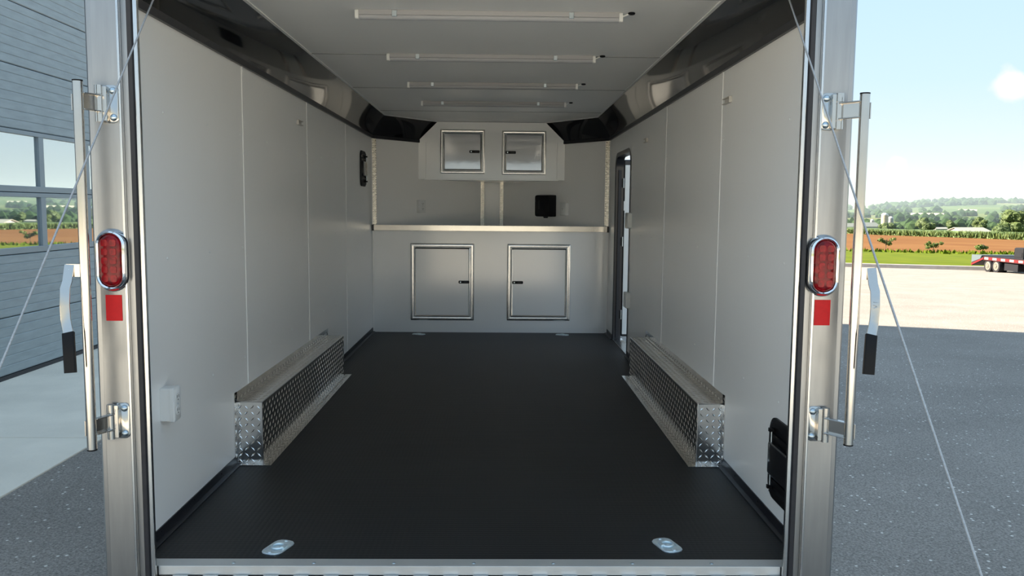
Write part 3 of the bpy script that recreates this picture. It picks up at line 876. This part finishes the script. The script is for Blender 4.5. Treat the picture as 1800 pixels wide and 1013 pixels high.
for sg, xx in ((-1, -.95), (1, .94)):
    c = thing('ramp_cable', (xx, RT[0] + .06, RT[1]), 'thin steel cable running down from the %s top corner to the ramp' % ('left' if sg < 0 else 'right'), 'cable')
    a = Vector((xx, 2.633, 1.836)); b = Vector((xx, RT[0] + .08, RT[1] + .03))
    b.y = 2.633 - (1.836 - b.z) / 1.128
    MB().cyl(a, b, .0026, 8).build('wire', 'cable', c, smooth=True)
    d_ = (b - a).normalized()
    MB().cyl(a, a + d_ * .05, .006, 8).build('top_sleeve', 'zinc', c, smooth=True)
    MB().cyl(b - d_ * .05, b, .006, 8).build('end_sleeve', 'zinc', c, smooth=True)
    MB().torus(b, X, .014, .004, 14, 6).build('end_eye', 'zinc', c, smooth=True)

# ================================================================== REAR POST HARDWARE
def tail_light(sg, xc):
    zc = .9465
    t = thing('tail_light', (xc, YP, zc - .09), 'oval red tail light in chrome bezel on the %s post' % ('left' if sg < 0 else 'right'), 'tail light', 'rear tail lights')
    O = (xc, YP, zc)
    MB().rr(O, X, Z, -Y, [(.096, .186, .048, 0), (.095, .185, .047, .005), (.084, .174, .042, .017), (.074, .164, .037, .022), (.066, .156, .033, .019), (.062, .152, .031, .004)], True, False, seg=9).build('bezel', 'chrome', t, smooth=True)
    ln_ = MB().rr(O, X, Z, -Y, [(.064, .154, .032, .006), (.064, .154, .032, .015), (.058, .148, .029, .021), (.044, .134, .022, .0245), (.02, .11, .01, .0258)], True, True, seg=9).build('lens', 'lens', t, smooth=True)
    for i in range(5):
        for j in (-1, 1):
            MB().rr((xc + j * .0125, YP, zc - .052 + i * .026), X, Z, -Y, [(.020, .021, .004, .018), (.018, .019, .004, .0268 if abs(i - 2) < 2 else .0262)], seg=2).build('optic_cell', 'lens_bright', ln_, smooth=False)
    return t
M['lens_bright'] = mat('bright_red_optic', srgb(176, 5, 24), .25, c2=srgb(118, 2, 14), vscale=70, spec=.35)
tail_light(-1, -1.063); tail_light(1, 1.0385)
for sg, xc in ((-1, -1.064), (1, 1.0425)):
    o = MB().rr((xc, YP - .0004, .8055), X, Z, -Y, [(.048, .077, .001, 0), (.048, .077, .001, .0008)], seg=1).build('reflector_tape', 'tape')
    tag(o, 'red rectangular reflective sticker below the %s tail light' % ('left' if sg < 0 else 'right'), 'sticker', 'red reflective stickers')

def cam_bar(sg):
    side = 'left' if sg < 0 else 'right'
    RX, RY = sg * 1.108, 2.375
    zt_, zb = (1.452, .400) if sg < 0 else (1.440, .424)
    t = thing('cam_bar_latch', (RX, RY, zb), 'stainless vertical latch bar with black-gripped handle swung out from the %s post' % side, 'latch bar', 'rear door latch bars')
    rod = MB().cyl((RX, RY, zb), (RX, RY, zt_), .0138, 20).build('rod', 'steel', t, smooth=True)
    MB().cyl((RX, RY, zt_), (RX, RY, zt_ + .004), .0142, 16).build('end_cap', 'black_plastic', rod, smooth=True)
    MB().cyl((RX, RY, zb - .004), (RX, RY, zb), .0142, 16).build('end_cap', 'black_plastic', rod, smooth=True)
    for zc in (1.398, .466):
        px = -1.050 if sg < 0 else 1.033           # mounting plate centre
        hx = px + sg * .028                             # hinge barrel axis
        pl = MB().rr((px, YP, zc), X, Z, -Y, [(.042, .108, .014, 0), (.042, .108, .014, .003), (.038, .104, .012, .0045)]).build('mount_plate', 'steel', t, smooth=True)
        for dz in (-.038, .038):
            MB().dome((px - sg * .007, YP - .0045, zc + dz), -Y, .0105, .008, 14).build('rivet', 'zinc', pl, smooth=True)
        for (a, b) in ((-.052, -.0275), (-.0265, .0265), (.0275, .052)):
            MB().cyl((hx, YP - .016, zc + a), (hx, YP - .016, zc + b), .0115, 14).build('hinge_barrel', 'steel', t, smooth=True)
        wrap = MB().box(min(hx, hx - sg * .022), max(hx, hx - sg * .022), YP - .018, YP - .004, zc - .050, zc + .050)
        wrap.build('barrel_leaf', 'steel', t, bevel=.002)
        # channel arm from barrel to rod
        a = Vector((hx + sg * .004, YP - .018, zc)); b = Vector((RX - sg * .004, RY + .004, zc)); d_ = (b - a); L_ = d_.length; d_.normalize()
        nn = Z.cross(d_).normalized()
        if nn.y > 0: nn = -nn
        midp = (a + b) / 2
        am_ = MB().obox(midp, d_, Z, nn, L_, .044, .003)
        for dz in (-.0225, .0225):
            am_.obox(midp + Z * dz, d_, Z, nn, L_, .004, .016)
        am_.build('channel_arm', 'steel', t, bevel=.0015)
        MB().obox((RX + sg * .0135, RY, zc - .004), Y, Z, X * sg, .012, .046, .0035).build('weld_tab', 'steel', rod, bevel=.001)
    # handle: welded clevis tab, bent flat bar, rubber grip
    hz = .922 if sg < 0 else .930
    MB().rr((RX + sg * .030, RY - .004, hz), X, Z, -Y, [(.048, .036, .006, 0), (.048, .036, .006, .004)]).build('handle_clevis', 'steel', t, smooth=True)
    MB().dome((RX + sg * .040, RY - .008, hz + .002), -Y, .006, .004, 10).build('pivot_rivet', 'zinc', t, smooth=True)
    path = [(.040, .004, .016), (.043, -.006, -.03), (.046, -.014, -.05), (.046, -.020, -.10), (.044, -.022, -.135), (.034, -.030, -.175), (.031, -.036, -.185), (.026, -.044, -.235), (.022, -.05, -.285)]
    wd = .027
    def bar(pts, w, th, name, m_, parent):
        loops = []
        for i, (dx, dy, dz) in enumerate(pts):
            c = Vector((RX + sg * dx, RY - .010 + dy, hz + dz))
            nxt = pts[min(i + 1, len(pts) - 1)]; prv = pts[max(i - 1, 0)]
            tn = Vector((sg * (nxt[0] - prv[0]), nxt[1] - prv[1], nxt[2] - prv[2])).normalized()
            u_ = (X - tn * X.dot(tn)).normalized(); v_ = tn.cross(u_)
            loops.append([c + u_ * a * w / 2 + v_ * b * th / 2 for a, b in ((-1, -.6), (-.85, -1), (.85, -1), (1, -.6), (1, .6), (.85, 1), (-.85, 1), (-1, .6))])
        return MB().loft(loops).build(name, m_, parent, smooth=True)
    hd = bar(path[:8], wd, .006, 'handle', 'steel', t)
    bar(path[5:], wd + .006, .012, 'grip', 'black_plastic', hd)
    if sg > 0:      # embossed letters stamped lengthwise in the bar
        for k, (ax, az, bx_, bz) in enumerate(((-.007, -.098, .004, -.093), (.004, -.093, -.007, -.088), (-.006, -.080, .006, -.080))):
            c0 = Vector((RX + sg * .046 + ax, RY - .0345, hz + az)); c1 = Vector((RX + sg * .046 + bx_, RY - .0345, hz + bz))
            MB().cyl(c0, c1, .0009, 5).build('stamped_stroke', 'alu_bright', hd)
    return t
cam_bar(-1); cam_bar(1)

# ================================================================== WHEEL BOXES
def wheel_box(sg):
    side = 'left' if sg < 0 else 'right'
    t = thing('wheel_box', (sg * 1.0, 4.45, 0), 'long diamond-plate wheel well box along the %s wall' % side, 'wheel well', 'diamond-plate wheel boxes')
    xw, xi = sg * (W - .001), sg * .940
    ya, yb, h = 3.510, 5.385, .272
    wdt = abs(xw - xi)
    def plate(name, O, U, V, N, w, hh, th=.003, pitch=.0262):
        O, U, V, N = Vector(O), Vector(U), Vector(V), Vector(N)
        pl = MB().obox(O + U * w / 2 + V * hh / 2 - N * th, U, V, N, w, hh, th).build(name, 'plate', t)
        MB().treads(O, U, V, N, w, hh, pitch=pitch).build('tread_bars', 'tread', pl, kind='stuff')
        return pl
    inn = X * -sg
    plate('side_plate', (xi, ya, 0), Y, Z, inn, yb - ya, h)
    plate('top_plate', (xw, ya, h), Y, inn, Z, yb - ya, wdt)
    plate('end_plate', (xw, ya, 0), inn, Z, -Y, wdt, h)
    plate('end_plate', (xw, yb, 0), inn, Z, Y, wdt, h)
    plate('wall_flange', (sg * (W - .0035), ya - .03, h), Y, Z, inn, yb - ya + .05, .043)
    plate('wall_flange', (sg * (W - .0035), ya - .036, .0), Y, Z, inn, .036, h + .043)
    plate('floor_flange', (xi, ya - .036, .004), Y, inn, Z, yb - ya + .085, .042)
    plate('floor_flange', (xw, ya - .036, .0045), inn, Y, Z, wdt, .036)
    for edge in (((xi, ya, .003), (xi, ya, h)), ((xw, ya, h), (xi, ya, h)), ((xi, ya, h), (xi, yb, h))):
        MB().cyl(edge[0], edge[1], .0028, 6).build('weld_bead', 'alu_bright', t)
wheel_box(-1); wheel_box(1)

# ================================================================== BASE CABINET, COUNTERTOP, OVERHEAD CABINET
def cabinet_door(parent, xa, xb, za, zb, yf, handle_x, handle_z, skin):
    """metal frame round an inset door with a black slam latch; frame is proud of the face"""
    w, h = xb - xa, zb - za; xc, zc = (xa + xb) / 2, (za + zb) / 2
    fw = .030 if h > .5 else .024
    fr = MB().rr((xc, yf, zc), X, Z, -Y, [(w, h, .004, 0), (w - .004, h - .004, .004, .006), (w - .02, h - .02, .003, .010), (w - 2 * fw + .006, h - 2 * fw + .006, .003, .007), (w - 2 * fw, h - 2 * fw, .003, -.002)], False, False, seg=2)
    fr.build('door_frame', 'alu_bright', parent, smooth=True)
    dw, dh = w - 2 * fw - .008, h - 2 * fw - .008
    d_ = MB().rr((xc, yf - .002, zc), X, Z, -Y, [(dw - .03, dh - .03, .004, 0), (dw - .03, dh - .03, .004, .006)], seg=2).build('door', skin, parent)
    rim = MB().rr((xc, yf - .002, zc), X, Z, -Y, [(dw, dh, .006, 0), (dw - .002, dh - .002, .006, .006), (dw - .014, dh - .014, .006, .010), (dw - .028, dh - .028, .005, .007), (dw - .028, dh - .028, .005, 0)], False, False, seg=3)
    rim.build('edge_rim', 'alu_bright', d_, smooth=True)
    hd = MB().rr((handle_x, yf - .008, handle_z), X, Z, -Y, [(.096, .026, .008, 0), (.094, .024, .007, .006)]).build('latch', 'black_plastic', d_, smooth=True)
    MB().rr((handle_x + .018, yf - .014, handle_z), X, Z, -Y, [(.040, .014, .003, 0), (.036, .010, .003, .003)]).build('paddle', 'dark_slot', d_)
    MB().cyl((handle_x - .03, yf - .014, handle_z), (handle_x - .03, yf - .0165, handle_z), .006, 10).build('lock', 'zinc', d_)
bc = thing('base_cabinet', (0, D + .2, 0), 'full-width white base cabinet with two framed doors', 'cabinet')
MB().poly_prism([(-W + .002, D, 0), (W - .002, D, 0), (W - .05, D + .06, 0), (HN, YN - .05, 0), (-HN, YN - .05, 0), (-W + .05, D + .06, 0)], (0, 0, .912)).build('cabinet_body', 'cabinet', bc)
cabinet_door(bc, -.712, -.146, .108, .796, D, -.236, .453, 'cabinet')
cabinet_door(bc, .149, .713, .110, .796, D, .243, .453, 'cabinet')
for sg in (-1, 1):
    MB().box(min(sg * (W - .014), sg * (W - .004)), max(sg * (W - .014), sg * (W - .004)), D - .004, D, .0, .912).build('corner_bead', 'wall', bc)
ct = thing('countertop', (0, D + .2, .912), 'white countertop with polished metal front edge below the strips', 'countertop')
MB().poly_prism([(-W + .003, D - .018, .913), (W - .003, D - .018, .913), (W - .003, D, .913), (HN, YN - .004, .913), (-HN, YN - .004, .913), (-W + .003, D, .913)], (0, 0, CT - .913)).build('slab', 'locker', ct)
MB().box(-W + .004, W - .004, D - .024, D - .019, .908, CT + .002).build('front_edge', 'steel', ct, bevel=.0015)
MB().box(-W + .004, W - .004, D - .024, D + .012, CT + .001, CT + .003).build('top_edge', 'steel', ct)
for sg in (-1, 1):
    MB().box(min(sg * (W - .020), sg * (W - .003)), max(sg * (W - .020), sg * (W - .003)), D - .027, D - .004, .905, CT + .004).build('end_cap', 'black_trim', ct)
YC = 7.81; XC = .686
oc = thing('overhead_cabinet', (0, YC + .2, 1.38), 'white overhead nose cabinet with two metal-framed doors', 'cabinet')
MB().poly_prism([(-XC + .004, YC, 1.378), (XC - .004, YC, 1.374), (XC - .004, YC, HW + .004), (.505, YC, HC - .004), (-.505, YC, HC - .004), (-XC + .004, YC, HW + .004)], (0, .018, 0)).build('cabinet_face', 'cabinet', oc)
MB().poly_prism([(-XC + .01, YC + .018, 1.374), (XC - .01, YC + .018, 1.374), (HN, YN - .01, 1.374), (-HN, YN - .01, 1.374)], (0, 0, .018)).build('cabinet_bottom', 'cabinet', oc)
for sg in (-1, 1):
    MB().rr((sg * (XC - .075), YC, (1.376 + HW) / 2), X, Z, -Y, [(.008, HW - 1.376 - .01, .001, 0), (.004, HW - 1.376 - .01, .001, .002)], seg=1).build('fold_line', 'cabinet', oc)
MB().box(-XC + .06, XC - .06, YC - .006, YC, 1.370, 1.384).build('bottom_rail', 'cabinet', oc, bevel=.002)
cabinet_door(oc, -.480, -.063, 1.430, 1.838, YC, -.160, 1.634, 'locker')
cabinet_door(oc, .095, .508, 1.424, 1.832, YC, .178, 1.630, 'locker')

# ================================================================== WALL FITTINGS
def frame_on_v(sg, tt, z):
    """point and axes on an angled nose wall, tt = metres from the side corner"""
    u = Vector((-sg * VD.x, VD.y, 0)); n = Vector((-sg * VD.y, -VD.x, 0))
    return Vector((sg * W, D, z)) + u * tt, u * (-sg), n
def outlet(O, U, N, w, h, d, label, group, double=True):
    O, U, N = Vector(O), Vector(U), Vector(N)
    t = thing('outlet_box', O - Z * h / 2, label, 'outlet', group)
    MB().rr(O, U, Z, N, [(w, h, .004, 0), (w, h, .004, d * .7)], seg=2).build('back_box', 'white_plastic', t)
    fp = MB().rr(O, U, Z, N, [(w + .004, h + .004, .005, d * .7), (w + .004, h + .004, .005, d * .92), (w - .006, h - .006, .004, d)], seg=3).build('face_plate', 'white_plastic', t, smooth=True)
    for k in (-1, 1) if double else (0,):
        c = O + Z * k * h * .2 + N * d
        sk = MB().rr(c, U, Z, N, [(.034, .029, .012, -.002), (.034, .029, .012, .0015)], seg=4).build('socket', 'white_plastic', fp)
        for a in (-1, 1):
            MB().obox(c + U * a * .0065 + Z * .003 + N * .0012, U, Z, N, .0026, .009, .0008).build('socket_slot', 'dark_slot', fp)
        MB().cyl(c - Z * .008 + N * .0012, c - Z * .008 + N * .002, .0026, 8).build('socket_slot', 'dark_slot', fp)
    MB().dome(O + N * d, N, .003, .0015, 8).build('screw', 'zinc', fp)
outlet((-W + .0005, 2.746, .447), Y, X, .056, .112, .048, 'white surface-mounted outlet box low on the left wall near the rear', 'outlets')
O, U, N = frame_on_v(-1, .60, 1.122); outlet(O + N * .0005, U, N, .075, .118, .04, 'white outlet box on the left nose wall above the countertop', 'outlets')
O, U, N = frame_on_v(1, .56, 1.108); outlet(O + N * .0005, U, N, .075, .118, .04, 'white outlet box beside the black wall box', 'outlets', False)
O, U, N = frame_on_v(1, .795, 1.138)
db = thing('towel_dispenser', O - Z * .1, 'black plastic wall-mounted dispenser box above the countertop', 'dispenser')
MB().rr(O, U, Z, N, [(.205, .205, .012, .0005), (.205, .205, .012, .07), (.195, .198, .02, .092), (.17, .175, .03, .1)], seg=4).build('housing', 'black_plastic', db, smooth=True)
MB().rr(O - U * .072 + Z * .047, U, Z, N, [(.038, .014, .002, .09), (.038, .014, .002, .0985)], seg=1).build('badge', 'zinc', db)
MB().rr(O - U * .01 - Z * .104 + N * .03, U, N, -Z, [(.05, .04, .01, -.004), (.03, .03, .008, .012)]).build('feed_lip', 'black_plastic', db)
MB().rr(O - U * .03 + Z * .01, U, Z, N, [(.022, .09, .005, .098), (.018, .08, .004, .102)], seg=2).build('window_slot', 'dark_slot', db)

def side_vent(sg, yc, zc, label):
    t = thing('side_vent', (sg * W, yc, zc - .145), label, 'vent', 'black side wall vents')
    n = X * -sg; O = Vector((sg * W, yc, zc))
    pl = MB().rr(O, Y, Z, n, [(.268, .288, .055, .0005), (.268, .288, .055, .008), (.25, .27, .05, .012), (.205, .225, .04, .012), (.195, .215, .035, .003)], seg=6).build('vent_plate', 'black_plastic', t, smooth=True)
    for k in range(5):
        MB().obox(O + Z * (-.08 + k * .04) + n * .003, Y, Z, n, .19, .012, .008).build('louvre', 'black_plastic', t)
    fl2 = MB().rr(O, Y, Z, n, [(.20, .115, .006, .010), (.20, .115, .006, .022), (.19, .105, .006, .025)], seg=2).build('vent_flap', 'black_gloss', t, smooth=True)
    for k in (-1, 1):
        MB().cyl(O + n * .018 + Y * .082 + Z * k * .056, O + n * .018 + Y * .082 + Z * k * .096, .0028, 8).build('pin', 'zinc', fl2, smooth=True)
        MB().obox(O + n * .012 + Y * .082 + Z * k * .102, Y, Z, n, .014, .012, .016).build('pin_lug', 'black_plastic', t)
    for a in (-1, 1):
        for b in (-1, 1):
            MB().dome(O + n * .012 + Y * a * .10 + Z * b * .122, n, .005, .003, 8).build('screw', 'black_trim', t)
M['black_gloss'] = mat('smoked_black_plastic', (.012, .012, .014), .18, coat=.5)
side_vent(-1, 6.872, 1.424, 'black oval vent high on the left wall by the nose')
side_vent(1, 2.742, .243, 'black vent with sliding flap low on the right wall by the rear post')

def bracket(sg, yc, zc, label):
    t = thing('wall_bracket', (sg * W, yc, zc - .012), label, 'bracket', 'small wall brackets')
    n = X * -sg; O = Vector((sg * W, yc, zc))
    MB().rr(O, Y, Z, n, [(.105, .026, .003, .0003), (.105, .026, .003, .003)], seg=1).build('back_plate', 'tan_plastic', t)
    for k in (-1, 1):
        MB().obox(O + Z * k * .011 + n * .003, Y, Z, n, .105, .004, .011).build('lip', 'tan_plastic', t)
    MB().obox(O - Y * .050 + n * .003, Y, Z, n, .004, .024, .010).build('end_stop', 'tan_plastic', t)
bracket(-1, 4.71, 1.575, 'small channel bracket high on the left wall')
bracket(1, 3.585, 1.576, 'small channel bracket high on the right wall nearest the rear')
bracket(1, 5.55, 1.567, 'small channel bracket high on the right wall by the side doorway')

# ================================================================== CEILING LIGHTS
def tube_light(yc, label):
    xa, xb = -.520, .572
    t = thing('tube_light', (.026, yc, HC), label, 'light fixture', 'ceiling tube lights')
    MB().box(xa + .012, xb - .012, yc - .016, yc + .010, HC - .020, HC).build('channel', 'alu_white', t, bevel=.002)
    loops = []
    for xx in (xa + .012, xb - .012):
        loops.append([(xx, yc + .004 + .0135 * math.cos(a * math.pi / 6), HC - .024 + .0135 * math.sin(a * math.pi / 6)) for a in range(12)])
    MB().loft(loops).build('diffuser_tube', 'frost', t, smooth=True)
    for xx in (xa, xb - .014):
        MB().rr((xx, yc - .002, HC - .019), Y, Z, X, [(.032, .036, .008, 0), (.034, .038, .008, .014)], seg=3).build('end_cap', 'white_plastic', t, smooth=True)
    for xx in (xa + .16, xb - .21):
        MB().box(xx - .010, xx + .010, yc - .020, yc + .014, HC - .027, HC - .002).build('clip', 'zinc', t, bevel=.002)
    MB().tube([(xb, yc - .004, HC - .014), (xb + .012, yc - .006, HC - .010), (xb + .028, yc - .010, HC - .004)], .0035, 8).build('cord', 'white_plastic', t, smooth=True)
    MB().torus((xb + .036, yc - .012, HC - .003), Z, .010, .0055, 14, 6).build('grommet', 'black_plastic', t, smooth=True)
M['alu_white'] = mat('white_lamp_channel', (.40, .40, .41), .5, var=.02, spec=.3)
for yc, lab in ((3.482, 'unlit tube light on the ceiling nearest the rear opening'), (4.44, 'second unlit ceiling tube light from the rear opening'),
                (5.416, 'third unlit ceiling tube light from the rear opening'), (6.354, 'unlit ceiling tube light nearest the overhead cabinet')):
    tube_light(yc, lab)

# ================================================================== FLOOR TIE-DOWN RINGS
def d_ring(x, y, ang, label):
    t = thing('tie_down_ring', (x, y, 0), label, 'tie-down ring', 'floor tie-down rings')
    u = Vector((math.cos(ang), math.sin(ang), 0)); v = Z.cross(u); O = Vector((x, y, 0))
    pl = MB().rr(O, u, v, Z, [(.116, .070, .026, .0005), (.116, .070, .026, .003), (.112, .066, .025, .005), (.066, .058, .028, .005), (.060, .052, .025, .0015)], True, True, seg=3).build('plate', 'ring_zinc', t, smooth=True)
    MB().torus(O + Z * .0065, Z, .020, .004, 22, 8).build('ring', 'ring_zinc', t, smooth=True)
    MB().obox(O - v * .022 + Z * .003, u, v, Z, .026, .012, .009).build('ring_clamp', 'ring_zinc', t, bevel=.002)
    MB().dome(O + Z * .002, Z, .010, .005, 10).build('pan_boss', 'ring_zinc', pl, smooth=True)
    for a in (-1, 1):
        MB().dome(O + u * a * .048 + Z * .005, Z, .0065, .003, 8).build('bolt', 'ring_zinc', t, smooth=True)
d_ring(-.640, 2.617, R(72), 'zinc tie-down ring in the floor at the left rear')
d_ring(.636, 2.640, R(-72), 'zinc tie-down ring in the floor at the right rear')
d_ring(-.626, 7.22, R(-20), 'zinc tie-down ring in the floor in front of the left cabinet door')
d_ring(.638, 7.235, R(-20), 'zinc tie-down ring in the floor in front of the right cabinet door')

# ================================================================== SIDE DOORWAY
YA, YB, ZT = 6.20, 6.985, 1.555
dr = struct('door_1', (W, 6.6, 0), 'open white side door in a black rounded frame on the right wall')
def door_outline(inset, yoff=0):
    r = .10 - inset
    ya, yb, zt_ = YA + inset, YB - inset, ZT - inset
    pts = [(ya, .004), (ya, zt_ - r)]
    pts += [(ya + r - r * math.cos(k * math.pi / 12), zt_ - r + r * math.sin(k * math.pi / 12)) for k in range(1, 7)]
    pts += [(yb - r + r * math.sin(k * math.pi / 12), zt_ - r + r * math.cos(k * math.pi / 12)) for k in range(0, 7)]
    pts += [(yb, .004)]
    return pts
fr = MB()
oa, ob, oc_ = door_outline(-.018), door_outline(.002), door_outline(.014)
fr.loft([[(W - .004, a, b) for a, b in oa], [(W - .006, a, b) for a, b in ob], [(W + .0, a, b) for a, b in oc_], [(W + .064, a, b) for a, b in oc_], [(W + .064, a, b) for a, b in oa]], False, False, False)
fr.build('door_frame', 'black_trim', dr, smooth=True)
MB().box(W - .004, W + .08, YA, YB, .0005, .012).build('door_sill', 'alu_bright', dr, bevel=.002)
MB().box(W + .02, W + .045, YB - .030, YB - .012, .02, ZT - .12).build('weather_seal', 'rubber', dr)
# leaf swung outward about the front jamb
lx0, lx1, ly0, ly1 = W + .066, W + .84, YB - .004, YB + .040
lf_ = MB().box(lx0, lx1, ly0, ly1, .03, 1.525).build('door_leaf', 'black_trim', dr, bevel=.01)
MB().box(lx0 + .010, lx1 - .03, ly0 - .006, ly0 + .002, .05, 1.48).build('inner_panel', 'white_plastic', lf_, bevel=.003)
MB().box(lx0 + .003, lx0 + .026, ly0 - .008, ly0 - .005, 1.10, 1.18).build('print_label', 'paper', lf_)
for zz in (1.33, .84, .22):
    MB().box(W + .046, W + .062, YB - .018, YB - .014, zz - .035, zz + .035).build('hinge_plate', 'black_plastic', dr, bevel=.002)
    MB().cyl((W + .064, YB - .018, zz - .04), (W + .064, YB - .018, zz + .04), .004, 8).build('hinge_pin', 'zinc', dr, smooth=True)
for zz, lab in ((1.027, 'upper grey-white catch cover on the near edge of the side doorway'), (.434, 'lower grey-white catch cover on the near edge of the side doorway')):
    t = thing('catch_cover', (W, 6.19, zz - .06), lab, 'cover', 'door catch covers')
    MB().rr((W - .0005, 6.165, zz), Y, Z, -X, [(.13, .118, .012, 0), (.13, .118, .012, .026), (.12, .108, .012, .032)], seg=3).build('cover', 'white_plastic', t, smooth=True)
    for k in (-1, 1):
        MB().dome((W - .0325, 6.165, zz + k * .042), -X, .004, .002, 8).build('screw', 'zinc', t)

# ================================================================== HAZE OVER THE VALLEY
hz = bpy.data.materials.new('valley_haze'); hz.use_nodes = True
nd, lk = hz.node_tree.nodes, hz.node_tree.links
nd.clear()
ho = nd.new('ShaderNodeOutputMaterial'); vs_ = nd.new('ShaderNodeVolumeScatter')
vs_.inputs['Color'].default_value = (.72, .86, 1, 1); vs_.inputs['Density'].default_value = .00015; vs_.inputs['Anisotropy'].default_value = .25
lk.new(vs_.outputs[0], ho.inputs['Volume'])
M['haze'] = hz
c = [st(s, t) for s, t in ((470, -2400), (470, 4800), (7900, 4800), (7900, -2400))]
tag(MB().poly_prism([(x, y, -60) for x, y in c], (0, 0, 130)).build('valley_haze', 'haze'), 'thin summer haze hanging over the distant valley', None, None, 'stuff')
